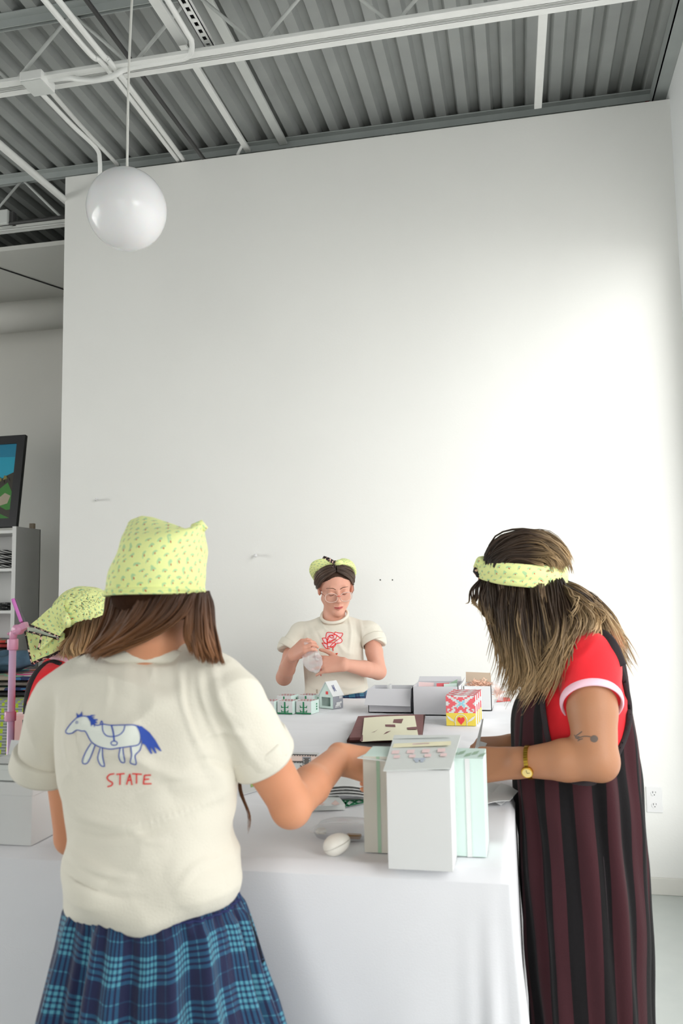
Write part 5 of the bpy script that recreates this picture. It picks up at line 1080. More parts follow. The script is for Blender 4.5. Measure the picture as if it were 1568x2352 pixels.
MB().tube([at(474, 1216, 1.318), at(462, 1206, 1.315), at(446, 1213, 1.312), at(436, 1224, 1.308)], [.004, .009, .008, .003], 12, uvs=1).build('scarf_knot', band, sc_, smooth=True)
MB().tube([V3(p) for p in rg[1]]+[V3(rg[1][0])], .0032, 8, cap=False, flat=.6).build('rolled_hem', band, sc_, smooth=True)
# ------------------------------------------------------------------ woman at the right in profile
YR = 2.05
Rr = empty('person', (.12, YR, 0), 'person in red tee and dark striped jumpsuit standing at right, long wavy hair, headband', 'person')
s = SDF((-.20, 1.70, -.01), (.34, 2.42, 1.68), .0036)
hcR = at(1196, 1350, YR); RH = RZ(90)@RX(-38)          # faces left, chin tucked
head(s, hcR, RH, 1.02)
nbR = at(1335, 1478, YR); s.cone(hcR+RH@V3((0, -.030, -.055)), nbR, .052, .058, .02)
s.torso([rowpx(2150, 1250, 1450, YR, .12), rowpx(1980, 1240, 1445, YR, .12), rowpx(1800, 1225, 1440, YR, .115), rowpx(1650, 1228, 1420, YR, .115), rowpx(1540, 1260, 1400, YR, .09), rowpx(1500, 1290, 1385, YR, .06)], .012)
shN, elN, wrN = at(1352, 1525, 1.925), at(1368, 1742, 1.862), at(1192, 1752, 1.90)
s.chain([shN, shN*.5+elN*.5, elN], [.052, .051, .044], .010); md = elN*.62+wrN*.38; s.chain([elN, md, wrN], [.044, .043, .030], .010); s.ell(elN+V3((.012, 0, -.010)), (.034, .034, .036), k=.012)
hand(s, wrN, (-.97, .20, -.10), (.05, -.80, .55), ts=1, curl=(34, 48, 35), sc=1.02, thumb=(.85, .25, -.4))
shF, elF, wrF = at(1345, 1515, 2.175), at(1385, 1745, 2.27), at(1176, 1712, 2.17)
s.chain([shF, shF*.5+elF*.5, elF], [.058, .052, .043], .012); md = elF*.62+wrF*.38; s.chain([elF, md, wrF], [.043, .041, .028], .010)
hand(s, wrF, (-.95, -.18, -.02), (.1, -.35, .9), ts=-1, curl=(42, 55, 35), sc=.98, thumb=(.8, .35, -.45))
legs(s, (.12, YR, .90), .075, fwd=(-1, 0, 0), r=.07)
V, F = s.mesh(2); mesh_obj('body', V, F, skinR, Rr); bSk = bvh_of(V, F)
m = MB()     # small drawing on the upper arm
c0 = (1364, 1697); fill(m, bSk, [(c0[0]+9*math.cos(a), c0[1]+8*math.sin(a)) for a in np.linspace(0, 6.28, 16, endpoint=False)], 0, .0008)
strokes(m, bSk, [[(1356, 1692), (1342, 1691), (1330, 1694), (1322, 1696)], [(1322, 1690), (1328, 1686), (1336, 1680)], [(1320, 1694), (1330, 1698), (1338, 1697)], [(1318, 1688), (1322, 1692), (1330, 1692)], [(1326, 1702), (1332, 1698)]], 2.2, 0, .0010); m.build('arm_tattoo', tatt, Rr)
# red tee
cp = [(1303, 1652, 1.925), (1301, 1600, 1.885), (1318, 1566, 1.862), (1350, 1554, 1.853), (1386, 1564, 1.856), (1412, 1588, 1.868), (1424, 1625, 1.90), (1415, 1665, 1.97), (1375, 1692, 2.0), (1325, 1690, 1.98)]
BP = pts3(cp); BC = np.mean(BP, axis=0); _n = np.linalg.svd(np.array(BP)-BC)[2][2]; BNn = _n if _n[2] < 0 else -_n; BNf = BNn*np.array([1, -1, 1])
s = SDF((-.12, 1.76, .92), (.32, 2.34, 1.50), .0036)
s.torso([rowpx(1820, 1192, 1466, YR, .130), rowpx(1740, 1192, 1462, YR, .130), rowpx(1650, 1198, 1450, YR, .132), rowpx(1560, 1226, 1434, YR, .130), rowpx(1500, 1262, 1418, YR, .110), rowpx(1455, 1290, 1392, YR, .075)], .02)
hmN = elN*.62+shN*.38; s.cone(shN+V3((0, .01, .002)), hmN, .062, .060, .016, cut=(BC, BNn)); hmF = elF*.62+shF*.38; s.cone(shF+V3((0, -.01, .002)), hmF, .062, .060, .016, cut=((BC[0], 2*YR-BC[1], BC[2]), BNf))
s.cone(nbR+V3((0, 0, -.01)), shN, .062, .055, .03); s.cone(nbR+V3((0, 0, -.01)), shF, .062, .055, .03)
V, F = s.mesh(2); V = wrinkle(V, F, [(.003, (9, 9, 14), 31, 'n'), (.003, np.array([[8, 0, 8], [0, 9, 0], [-10, 0, 10]]), 33, 'ridge')]); teeR = mesh_obj('tee_shirt', V, F, redc_, Rr); bTe = bvh_of(V, F)
def band_ring(sh_, hm_, pc, pn, r):
    ax_ = unit(hm_-sh_); u = unit(np.cross(ax_, (0, 1, 0))); v = np.cross(ax_, u); P = []
    for q in np.linspace(0, 2*math.pi, 61): p = sh_+(u*math.cos(q)+v*math.sin(q))*r; P.append(p+ax_*(((pc-p)@pn)/(ax_@pn)))
    return P
for sh_, hm_, pc, pn in ((shN+V3((0, .01, .002)), hmN, BC, BNn), (shF+V3((0, -.01, .002)), hmF, V3((BC[0], 2*YR-BC[1], BC[2])), BNf)):
    MB().tube(band_ring(sh_, hm_, pc, pn, .0625), .0100, 10, flat=.38, cap=False, up=tuple(unit(np.cross(unit(hm_-sh_), (0, 1, 0))))).build('sleeve_band', pinkc, Rr, smooth=True)
collar('neck_band', at(1322, 1452, YR), .058, .066, RY(22), .008, pinkc, Rr, flat=1.8)
# jumpsuit
rows = [(1462, 1312, 1398, .060), (1500, 1270, 1424, .112), (1560, 1215, 1441, .136), (1620, 1180, 1452, .142), (1700, 1173, 1464, .143), (1790, 1174, 1474, .144), (1900, 1183, 1481, .154), (2000, 1189, 1488, .166), (2100, 1195, 1492, .178), (2200, 1202, 1493, .182), (2352, 1215, 1495, .186), (2600, 1232, 1500, .19), (2900, 1246, 1506, .19), (3150, 1254, 1510, .19)]
fine = spline([rowpx(py, a, b, YR, ry) for py, a, b, ry in rows], 110); NS = 200; rg = []; us = []
arm_pl = [(1385, 1452), (1405, 1480), (1425, 1530), (1440, 1590), (1446, 1640), (1436, 1690), (1410, 1745), (1375, 1790), (1345, 1800), (1300, 1785), (1268, 1730), (1252, 1665), (1246, 1600), (1262, 1540), (1300, 1480), (1330, 1450)]
def inpoly(x, y, p):
    c = False
    for i in range(len(p)):
        a, b = p[i], p[(i+1) % len(p)]
        if (a[1] > y) != (b[1] > y) and x < a[0]+(y-a[1])/(b[1]-a[1])*(b[0]-a[0]): c = not c
    return c
def px_of(P): d = V3(P)-CAM; return 784+F_PX*(d@_rt)/(d@_fw), 1176-F_PX*(d@_up)/(d@_fw)
for i, (z, cx, cy, rx, ry) in enumerate(fine):
    ring = []; uu = []; t = i/109
    for j in range(NS):
        a = 2*math.pi*j/NS; w = min(1, t*2.2)*.006*(math.sin(11*a+2*math.sin(2*a+z*3))+.6*math.sin(19*a+z*5))+.003*math.sin(z*30+5*a)*(1-t)
        e_ = 2.2; c, q = math.cos(a), math.sin(a); x = (rx+w)*math.copysign(abs(c)**(2/e_), c); y = (ry+w)*math.copysign(abs(q)**(2/e_), q)
        ring.append((cx+x, cy+y, z)); uu.append((a*.168+.10*max(0, t-.15)*math.cos(a)*.25, z))
    rg.append(ring); us.append(uu)
m = MB(); m.wrap = 2*math.pi*.168; m.loft(rg, uvs=us); VV = np.concatenate(m.v); keep = []
for k, f in enumerate(m.f):
    c = VV[f].mean(0)
    if c[1] < YR: px = px_of(c)
    else: px = px_of((c[0], 2*YR-c[1], c[2]))
    keep.append(not inpoly(px[0], px[1], arm_pl))
m.f = [f for f, k in zip(m.f, keep) if k]; m.mi = [f for f, k in zip(m.mi, keep) if k]; m.uv = [f for f, k in zip(m.uv, keep) if k]
js = m.build('jumpsuit', wine, Rr, smooth=True, solid=.006)
bj = bvh_of(VV, [f for f in np.array([[i*NS+j, i*NS+(j+1) % NS, (i+1)*NS+(j+1) % NS, (i+1)*NS+j] for i in range(109) for j in range(NS)])]); P = []
for x, y in spline([(px, py, 0) for px, py in arm_pl[1:15]], 70)[:, :2]:
    h = cast(bj, x, y, .001)
    if h is not None: P.append(h)
MB().tube(P, .006, 8, flat=.5, up=(0, -1, 0)).build('armhole_binding', strapm, js, smooth=True)
# straps over both shoulders, following the tee
for sgn, nm in ((0, 'near'), (1, 'far')):
    path = [(1426, 1530), (1408, 1486), (1385, 1458), (1352, 1443), (1322, 1446), (1296, 1470), (1272, 1520), (1258, 1570)]; P = []
    for x, y in path:
        h = cast(bTe, x, y, .004)
        if h is None: h = at(x, y, 1.93)
        P.append(h if not sgn else V3((h[0], 2*YR-h[1], h[2])))
    MB().tube(spline(P, 50), .0125, 8, flat=.28, up=(0, -1 if not sgn else 1, .4)).build('shoulder_strap', strapm, Rr, smooth=True)
sm = MB().tube(spline([V3(rg[i][158]) + V3((0, -.004, 0)) for i in range(52, 110, 4)], 40), .0012, 6); sm.build('side_seam', strapm, js, smooth=True)
# hair
hairR = hair_mat('ombre_hair', srgb(34, 26, 22), srgb(60, 45, 33), srgb(184, 154, 112)); rng = random.Random(11)
s = SDF(hcR-.16, hcR+.16, .004); s.ell(at(1202, 1330, YR), (.092, .094, .090), k=0); s.ell(hcR+RH@V3((0, -.020, .030)), (.080, .094, .084), RH, k=.01); s.plane(hcR+RH@V3((0, .050, -.01)), RH@unit((0, 1, -.6)))
V, F = s.mesh(1); hbR = mesh_obj('hair', V, F, mat('hair_base_umber', srgb(58, 44, 36), .95, spec=.05, bump=.4, bscale=40, stretch=(6, 1, 6)), Rr)
m = MB()
near = [[(1112, 1318, 2.03), (1102, 1352, 2.02), (1112, 1374, 2.03), (1136, 1388, 2.04)], [(1130, 1320, 2.0), (1126, 1365, 1.975), (1140, 1420, 1.97), (1158, 1470, 1.975)], [(1146, 1322, 1.985), (1147, 1352, 1.972), (1149, 1400, 1.955), (1162, 1470, 1.955), (1176, 1540, 1.965), (1168, 1606, 1.98)], [(1185, 1322, 1.972), (1187, 1352, 1.957), (1190, 1410, 1.930), (1200, 1480, 1.925), (1216, 1550, 1.935), (1188, 1612, 1.96)], [(1225, 1322, 1.968), (1227, 1352, 1.953), (1230, 1410, 1.918), (1240, 1480, 1.908), (1250, 1550, 1.918), (1206, 1618, 1.95)], [(1262, 1322, 1.974), (1265, 1352, 1.957), (1270, 1410, 1.915), (1280, 1470, 1.895), (1272, 1530, 1.895), (1232, 1602, 1.93)], [(1284, 1322, 1.99), (1290, 1352, 1.975), (1304, 1400, 1.925), (1314, 1440, 1.895), (1292, 1490, 1.880), (1258, 1566, 1.905)]]
strands(m, [pts3(g) for g in near], 1500, .0019, rng, .006, .010, 1.5, .22, spread_tip=1.6)
far = [[(x-4, y, 4.1-Y) for x, y, Y in g] for g in near[1:]]
strands(m, [pts3(g) for g in far], 500, .0019, rng, .007, .008, 1.5, .2, spread_tip=1.5)
back = [[(1288, 1345, 1.97), (1318, 1385, 1.935), (1330, 1425, 1.915), (1306, 1470, 1.885)], [(1295, 1342, 1.99), (1335, 1378, 1.96), (1362, 1420, 1.94), (1350, 1462, 1.915)], [(1298, 1340, 2.03), (1345, 1372, 2.0), (1385, 1425, 1.975), (1420, 1495, 1.985)], [(1298, 1338, 2.08), (1348, 1370, 2.07), (1395, 1430, 2.06), (1442, 1535, 2.06)], [(1296, 1338, 2.12), (1340, 1370, 2.13), (1385, 1430, 2.14), (1428, 1520, 2.13)]]
hairRb = hair_mat('ombre_hair_back', srgb(74, 58, 46), srgb(158, 132, 98), srgb(204, 176, 136))
strands(m, [pts3(g) for g in back], 620, .0018, rng, .005, .007, 1.8, .22, spread_tip=1.8); m.build('hair_lengths', hairR, hbR, smooth=True)
m = MB(); strands(m, [pts3(g) for g in back], 420, .0017, rng, .006, .008, 1.8, .2, spread_tip=2.0)
strands(m, [pts3(g) for g in ([(1140, 1342, 1.96), (1150, 1440, 1.95), (1178, 1520, 1.96), (1160, 1585, 1.97)], [(1250, 1345, 1.94), (1262, 1430, 1.90), (1262, 1530, 1.905), (1222, 1612, 1.94)])], 60, .0016, rng, .009, .009, 1.6, .2); m.build('blond_lengths', hairRb, hbR, smooth=True)
m = MB(); crown = []; c0 = at(1200, 1316, YR)
for ph_ in np.linspace(-82, 82, 13):
    p_ = R_(ph_); crown.append([c0+V3((-.094*math.cos(R_(th))*math.cos(p_)**.35+.006, .098*math.sin(p_), .092*math.cos(p_)*math.sin(R_(th))+.004+.006*math.sin(R_(th)*3+ph_*.1))) for th in (8, 25, 55, 90, 125, 155, 178)])
strands(m, crown, 1100, .0019, rng, .004, .005, 1.0, .10, spread_tip=1.5)
for _ in range(16):
    x0 = rng.uniform(1150, 1280); y0 = 1240+abs(x0-1210)*.35; strands(m, [pts3([(x0, y0+8, 2.03), (x0+rng.uniform(-6, 24), y0-rng.uniform(4, 14), 2.02), (x0+rng.uniform(10, 46), y0-rng.uniform(-14, 8), 2.0)]), pts3([(x0, y0+8, 2.07), (x0+8, y0-6, 2.08), (x0+30, y0+4, 2.09)])], 2, .0007, rng, .002, .003, 1)
m.build('crown_hair', hairR, hbR, smooth=True)
# headband: a folded scarf round the head, knotted over the forehead
ctr = at(1200, 1320, YR); ax1 = unit(at(1296, 1322, YR)-at(1104, 1312, YR)); hl_ = np.linalg.norm(at(1297, 1322, YR)-at(1100, 1312, YR))/2
m = MB(); m.wrap = 1e9; rings = []; uvs = []; NB = 120
for k, (dz, dr) in enumerate(((-.029, .000), (-.027, .0035), (-.014, .0045), (-.0115, .0025), (-.009, .005), (.006, .006), (.021, .0035), (.024, .000), (.023, -.003), (0, -.002), (-.027, -.003))):
    ring = []; uu = []
    for j in range(NB+1):
        a = 2*math.pi*j/NB; wd = 1-.35*max(0, -math.cos(a))**3; sg = .004*math.sin(a*2+1); p = ctr+ax1*math.cos(a)*(hl_+dr)+V3((0, 1, 0))*math.sin(a)*(.111+dr)+V3((0, 0, 1))*(dz*wd+sg*.5-.006*math.sin(a)**2*0+.002*vnoise(np.array([[a*3, dz*60, 0]]), 3)[0]); ring.append(p); uu.append((a*.1, dz))
    rings.append(ring); uvs.append(uu)
rings.append(rings[0]); uvs.append(uvs[0]); m.loft(rings, closed=False, uvs=uvs); hbd = m.build('headband', band, Rr, smooth=True)
MB().tube(pts3([(1118, 1300, 2.0), (1104, 1290, 2.03), (1098, 1302, 2.06), (1104, 1318, 2.07)]), [.006, .013, .012, .007], 12).tube(pts3([(1106, 1296, 2.05), (1112, 1284, 2.06), (1122, 1285, 2.05)]), [.006, .010, .004], 10).build('headband_knot', band, hbd, smooth=True)
MB().tube(pts3([(1092, 1302, 2.05), (1092, 1312, 2.04), (1098, 1322, 2.03), (1100, 1326, 2.03)]), [.004, .007, .006, .003], 8).build('dark_scarf_end', trimb, hbd, smooth=True)
# wrist watch
wa = unit(elN-wrN); wc = wrN*.93+elN*.07+wa*.012; wt = empty('wrist_watch', wc, 'small gold watch on the wrist of the person in red', 'watch')
x = unit(np.cross(wa, (0, 1, 0))); y = np.cross(wa, x); P = [wc+(x*math.cos(a)+y*math.sin(a))*.0345+wa*.010*math.sin(a)*0 for a in np.linspace(0, 2*math.pi, 41)]
m = MB()
for i in range(40): 
    c = (P[i]+P[i+1])/2; d = unit(P[i+1]-P[i]); nrm = unit(c-wc); m.obox(c-d*.0024-wa*.0045-nrm*.001, d*.0048, wa*.009, nrm*.0022)
m.build('expansion_band', gold, wt)
fc = unit(V3((-.1, -.92, -.38))); fc = unit(fc-wa*(fc@wa)); q = wc+fc*.036
MB().tube([q-fc*.004, q+fc*.004], .0125, 28).build('watch_case', gold, wt, bevel=.001); MB().tube([q+fc*.004, q+fc*.0046], .0098, 28).build('dial', mat('pale_gold_dial', srgb(222, 200, 130), .35), wt)
h3 = np.cross(fc, wa); MB().bar(q+fc*.005, q+fc*.005+wa*.006, .0010, .0004, up=fc).bar(q+fc*.005, q+fc*.005+h3*.0075, .0008, .0004, up=fc).build('watch_hand', black, wt)
# the paper she folds
pp_ = empty('folded_paper', at(1098, 1722, 2.08), 'small folded white paper between the hands of the person in red', 'paper')
slab('x', pts3([(1086, 1728, 2.06), (1108, 1728, 2.06), (1118, 1708, 2.12), (1098, 1702, 2.12)]), .0012, None).build('sheet', card, pp_); slab('x', pts3([(1088, 1728, 2.062), (1098, 1728, 2.062), (1110, 1652, 2.17), (1107, 1652, 2.17)]), .001, None).build('raised_edge', card, pp_)
# ------------------------------------------------------------------ woman with glasses behind the table
YB = 3.98
B = empty('person', (-.89, YB, 0), 'person with glasses in cream rose tee standing behind the far table edge', 'person')
s = SDF((-1.24, 3.60, -.01), (-.54, 4.20, 1.72), .0042)
hcB = at(770, 1349, YB-.02); RB = RZ(199)@RY(4)@RX(-20)
Pl = head(s, hcB, RB, 1.06)
nbB = at(766, 1412, YB+.01); s.cone(hcB+RB@V3((0, -.020, -.065)), nbB+V3((0, 0, -.02)), .050, .056, .02)
s.torso([rowpx(1760, 715, 842, YB, .08), rowpx(1620, 712, 838, YB, .085), rowpx(1520, 708, 828, YB, .085), rowpx(1450, 705, 828, YB, .07)], .015)
s.cone(at(705, 1456, YB), at(832, 1453, YB), .026, .026, .015)
shI, elI, wrI = at(686, 1456, YB), at(652, 1556, YB-.06), at(671, 1505, YB-.235)
s.chain([shI, shI*.5+elI*.5, elI], [.036, .040, .037], .01); md = elI*.6+wrI*.4; s.chain([elI, md, wrI], [.037, .037, .026], .01)
hand(s, wrI, (.72, -.42, .55), (-.30, -.80, .45), ts=1, curl=(35, 50, 30), sc=1.0, thumb=(.85, .15, -.55))
shJ, elJ, wrJ = at(850, 1452, YB), at(868, 1542, YB-.05), at(788, 1526, YB-.235)
s.chain([shJ, shJ*.5+elJ*.5, elJ], [.036, .040, .038], .01); md = elJ*.6+wrJ*.4; s.chain([elJ, md, wrJ], [.038, .036, .026], .01)
hand(s, wrJ, (-.95, -.20, .02), (.05, -.92, .38), ts=1, curl=(14, 26, 16), sc=1.0, spread=.55, thumb=(.72, .72, .0))
legs(s, (-.90, YB, .90), .08, fwd=(0, -1, 0), r=.07)
V, F = s.mesh(2); L = (V-hcB)@RB/1.06; Fc = np.asarray(F); C = L[Fc].mean(1)
lipm = (np.abs(C[:, 0]) < .019) & (np.abs(C[:, 2]+.0640) < .0062*(1-.5*np.abs(C[:, 0])/.019)) & (C[:, 1] > .070)
mesh_obj('body', V, F, [skinB, lip], B, mi=lipm.astype(int)); bB = bvh_of(V, F)
def onface(x, z, off=.0012):
    o, d = Pl(x, .3, z), RB@V3((0, -1, 0)); h = bB.ray_cast(Vector(o), Vector(d)); return V3(h[0])-d*off if h[0] is not None else Pl(x, .09, z)
for q in (-1, 1):
    MB().tube(spline([onface(q*x, z) for x, z in ((.010, .021), (.022, .027), (.036, .027), (.048, .019))], 14), [.0016+.0016*math.sin(math.pi*min(1, i/13+.15)) for i in range(14)], 8, flat=.5).build('eyebrow', browm, B, smooth=True)
    MB().tube(spline([onface(q*x, z, .0008) for x, z in ((.018, -.0035), (.026, -.0075), (.034, -.0078), (.045, -.002))], 14), .0012, 8).build('eyelashes', mat('lash_brown', srgb(58, 38, 30), .7), B, smooth=True)
MB().tube(spline([onface(x, z, .0004) for x, z in ((-.020, -.062), (-.008, -.0632), (0, -.0640), (.008, -.0632), (.020, -.062))], 16), .0009, 6).build('mouth_line', mat('mouth_dark', srgb(128, 58, 56), .6), B, smooth=True)
# glasses: clear rounded frames
frm = mat('clear_rose_frame', srgb(226, 196, 184), .15, spec=.6, alpha=.8); gls = empty('eyeglasses', Pl(0, .11, -.01), 'clear rose framed glasses worn by the person behind the table', 'glasses')
lensm = glassm
for q in (-1, 1):
    R0 = [Pl(q*.033+.0265*math.copysign(abs(math.cos(a))**.8, math.cos(a)), .108-.010*abs((q*.033+.026*math.cos(a))/.06)**2, -.010+.0205*math.copysign(abs(math.sin(a))**.85, math.sin(a))-.0) for a in np.linspace(0, 2*math.pi, 41)]
    rim = MB().tube(R0, .0017, 8, cap=False).build('lens_rim', frm, gls, smooth=True); MB().poly(R0[:-1]).build('lens', lensm, rim)
    MB().tube([Pl(q*.059, .098, -.002), Pl(q*.073, .070, .006), Pl(q*.080, .0, .010), Pl(q*.080, -.02, .002)], .0016, 8).build('temple', mat('temple_brown', srgb(150, 96, 78), .3), gls, smooth=True)
MB().tube(spline([Pl(-.008, .109, -.004), Pl(0, .113, -.001), Pl(.008, .109, -.004)], 10), .0018, 8).build('bridge', mat('bridge_red', srgb(214, 96, 84), .3), gls, smooth=True)
# skirt of the same plaid below the tee
fine = spline([rowpx(py, a, b, YB, ry) for py, a, b, ry in ((1585, 704, 846, .105), (1610, 700, 852, .112), (1680, 690, 866, .13), (1800, 676, 884, .15), (2000, 660, 900, .16), (2080, 656, 906, .165))], 24); rg = []; us = []
for i, (z, cx, cy, rx, ry) in enumerate(fine):
    t = i/23; rg.append([(cx+(rx+.007*t*math.sin(14*a))*math.cos(a), cy+.02*t+(ry*(1-.12*t)+.007*t*math.sin(14*a))*math.sin(a), z) for a in np.linspace(0, 2*math.pi, 120, endpoint=False)]); us.append([(a*.17, z) for a in np.linspace(0, 2*math.pi, 120, endpoint=False)])
loft_obj('skirt', rg, plaid, B, us, wrap=2*math.pi*.17)
# tee with a rose
s = SDF((-1.24, 3.78, 1.0), (-.54, 4.20, 1.50), .0042)
s.torso([rowpx(1604, 695, 852, YB, .112), rowpx(1580, 699, 848, YB, .115), rowpx(1530, 698, 841, YB, .112), rowpx(1490, 694, 838, YB, .106), rowpx(1458, 692, 840, YB, .090), rowpx(1442, 708, 825, YB, .064), rowpx(1433, 730, 806, YB, .052)], .012)
s.cone(at(695, 1452, YB), at(843, 1448, YB), .042, .042, .02); s.cone(at(795, 1434, YB+.01), at(835, 1448, YB), .040, .042, .015); s.cone(at(740, 1436, YB+.01), at(705, 1452, YB), .040, .042, .015)
hI = at(664, 1490, YB-.030); hJ = at(859, 1476, YB-.02)
s.plane(at(772, 1594, YB), unit((.12, 0, -1))); s.cone(shI, hI, .050, .054, .02, cut=(hI, unit(hI-shI+V3((.05, 0, 0))))); s.cone(shJ, hJ, .050, .054, .02, cut=(hJ, unit(hJ-shJ-V3((.03, 0, 0)))))
V, F = s.mesh(2); V = wrinkle(V, F, [(.004, (7, 7, 12), 51, 'n'), (.005, np.array([[9, 0, 4], [0, 8, 0], [-3, 0, 5]]), 53, 'ridge'), (.003, (18, 18, 10), 57, 'n')])
V = cloth_folds(V, F, [([(735, 1420), (748, 1445), (775, 1470)], 4, .006), ([(800, 1415), (806, 1450), (802, 1500)], 4, .006), ([(826, 1420), (832, 1460), (830, 1510)], 4, .006), ([(700, 1440), (706, 1470), (704, 1500)], 4, .006), ([(720, 1440), (735, 1470), (742, 1500)], 4, -.005), ([(760, 1560), (800, 1580), (840, 1570)], 5, .005), ([(704, 1570), (740, 1585), (780, 1590)], 5, .005), ([(815, 1420), (820, 1470), (815, 1520)], 4, -.005)])
teeB = mesh_obj('tee_shirt', V, F, creamc, B); bT = bvh_of(V, F)
ax = unit(hI-shI); cuff('sleeve_cuff', hI-ax*.030, hI+ax*.006, .0555, .0560, creamc, B); ax = unit(hJ-shJ); cuff('sleeve_cuff', hJ-ax*.030, hJ+ax*.006, .0555, .0560, creamc, B)
collar('neck_rib', at(768, 1413, YB-.012), .0635, .0635, RX(33), .0066, creamc, B, flat=1.25)
XR_ = lambda L: [(660+x/6.533, 1440+y/6.533) for x, y in L]
m = MB()
pet = [[(520, 168), (580, 172), (592, 250), (548, 225)], [(515, 238), (592, 260), (602, 318), (640, 330), (575, 315)], [(575, 165), (590, 90), (640, 80), (692, 95), (700, 118), (640, 130), (600, 200)], [(715, 75), (770, 90), (828, 98), (795, 160), (735, 120), (705, 105)], [(600, 160), (640, 125), (735, 122), (720, 180), (650, 222), (605, 225)], [(795, 165), (820, 200), (800, 235), (735, 250), (700, 300), (640, 295), (720, 215)], [(600, 240), (715, 240), (690, 285), (640, 298), (602, 290)]]
for p in pet: fill(m, bT, XR_(p), 1, .0014, dy=1.0)
strokes(m, bT, [XR_(p+[p[0]]) for p in pet]+[XR_([(660, 130), (690, 140), (680, 165), (650, 160), (640, 145)]), XR_([(617, 215), (660, 205), (705, 175)]), XR_([(690, 295), (684, 330), (686, 362)]), XR_([(676, 320), (686, 362)])], 1.6, 0, .0024, step=1.0)
for p, k in (([(700, 420), (745, 395), (728, 436)], 2), ([(500, 500), (530, 540), (500, 540)], 2), ([(545, 583), (565, 590), (545, 600)], 2)): fill(m, bT, XR_(p), k, .0018, dy=.8)
strokes(m, bT, [XR_([(690, 420), (746, 395), (728, 436)]), XR_([(487, 485), (497, 515), (503, 545)]), XR_([(562, 590), (525, 605), (505, 640), (495, 690), (503, 738)]), XR_([(508, 690), (526, 678), (512, 700)])], 1.6, 0, .0024, step=1.0)
m.build('printed_rose', [redink, pinkink, greenink], teeB)
# pulled back dark hair
hairB = hair_mat('dark_brown_hair', srgb(66, 52, 45), srgb(88, 70, 59), srgb(104, 82, 68)); rng = random.Random(21)
s = SDF(hcB-.16, hcB+.16, .004); s.ell(hcB+RB@V3((0, -.016, .038)*np.array(1.06)), np.array((.075, .093, .079))*1.06, RB, k=0)
s.ell(hcB+RB@V3((0, .100, -.018)), np.array((.068, .062, .100)), RB, k=.006, neg=True); V, F = s.mesh(2); hbB = mesh_obj('hair', V, F, mat('hair_base_brown', srgb(72, 56, 48), .95, spec=.05, bump=.3, bscale=50, stretch=(8, 2, 2)), B)
m = MB()
for q in (-1, 1):
    G = [[Pl(q*a, b, c) for a, b, c in L_] for L_ in ([(.003, .068, .098), (.034, .073, .080), (.062, .052, .050), (.078, .018, .012), (.082, -.030, -.012)], [(.003, .064, .104), (.038, .066, .090), (.069, .044, .060), (.082, .008, .020), (.084, -.036, -.005)], [(.003, .056, .112), (.042, .056, .100), (.074, .032, .072), (.086, -.006, .032), (.085, -.046, .004)], [(.003, .042, .120), (.042, .040, .112), (.076, .016, .084), (.088, -.020, .045), (.086, -.055, .014)], [(.003, .020, .124), (.042, .018, .118), (.076, -.004, .092), (.089, -.036, .055), (.086, -.066, .022)])]
    strands(m, G, 420, .0017, rng, .0022, .001, 1, .08)
m.build('swept_hair', hairB, hbB, smooth=True)
# twisted scarf tied on top
hs_ = empty('tied_scarf', Pl(0, .02, .10), 'lime printed scarf knotted on top of the head of the person with glasses', 'scarf') if False else None
m = MB()
def scarf(pts, rad, flat, n=40, tw=0, rngs=None):
    P = spline(pts, n); r_ = np.interp(np.linspace(0, 1, n), np.linspace(0, 1, len(rad)), rad); m.tube(P, r_, 16, flat=flat, twist=tw, up=tuple(RB@V3((0, .3, 1))))
scarf([Pl(.078, -.050, .020), Pl(.082, -.024, .068), Pl(.070, .002, .104), Pl(.042, .020, .122), Pl(.010, .034, .122)], [.014, .034, .040, .030, .012], .45)
scarf([Pl(-.010, .034, .122), Pl(-.042, .018, .122), Pl(-.070, .000, .104), Pl(-.082, -.020, .066), Pl(-.076, -.050, .016)], [.012, .028, .036, .030, .012], .45)
hsc = m.build('headscarf', band, B, smooth=True)
m = MB(); m.tube(spline([Pl(-.002, .034, .120), Pl(-.014, .050, .132), Pl(-.030, .042, .126)], 16), [.009+.008*math.sin(math.pi*i/15) for i in range(16)], 14, flat=.8)
m.build('scarf_knot', band, hsc, smooth=True)
for P_ in ([Pl(.050, .014, .150), Pl(.030, .034, .146), Pl(.004, .052, .132)], [Pl(.060, .030, .098), Pl(.036, .046, .106), Pl(.002, .052, .118)], [Pl(-.026, .046, .112), Pl(-.052, .036, .098), Pl(-.078, .014, .078)]):
    MB().tube(spline(P_, 20), .0085, 10, flat=.35, up=tuple(RB@V3((0, .8, .6)))).build('floral_edge', trimb, hsc, smooth=True)
# clear bag she holds
s = SDF(at(715, 1510, YB-.26)-.09, at(715, 1510, YB-.26)+.09, .004); s.ell(at(716, 1514, YB-.268), (.044, .013, .062), RY(-28), k=0); s.ell(at(704, 1492, YB-.268), (.022, .010, .036), RY(-25), k=.01); V, F = s.mesh(2); V = wrinkle(V, F, [(.006, (40, 40, 25), 61, 'ridge'), (.005, (22, 22, 22), 63, 'n')])
hbag = mesh_obj('plastic_bag', V, F, bagm, None); tag(hbag, 'crumpled clear plastic bag held up by the person with glasses', 'bag')

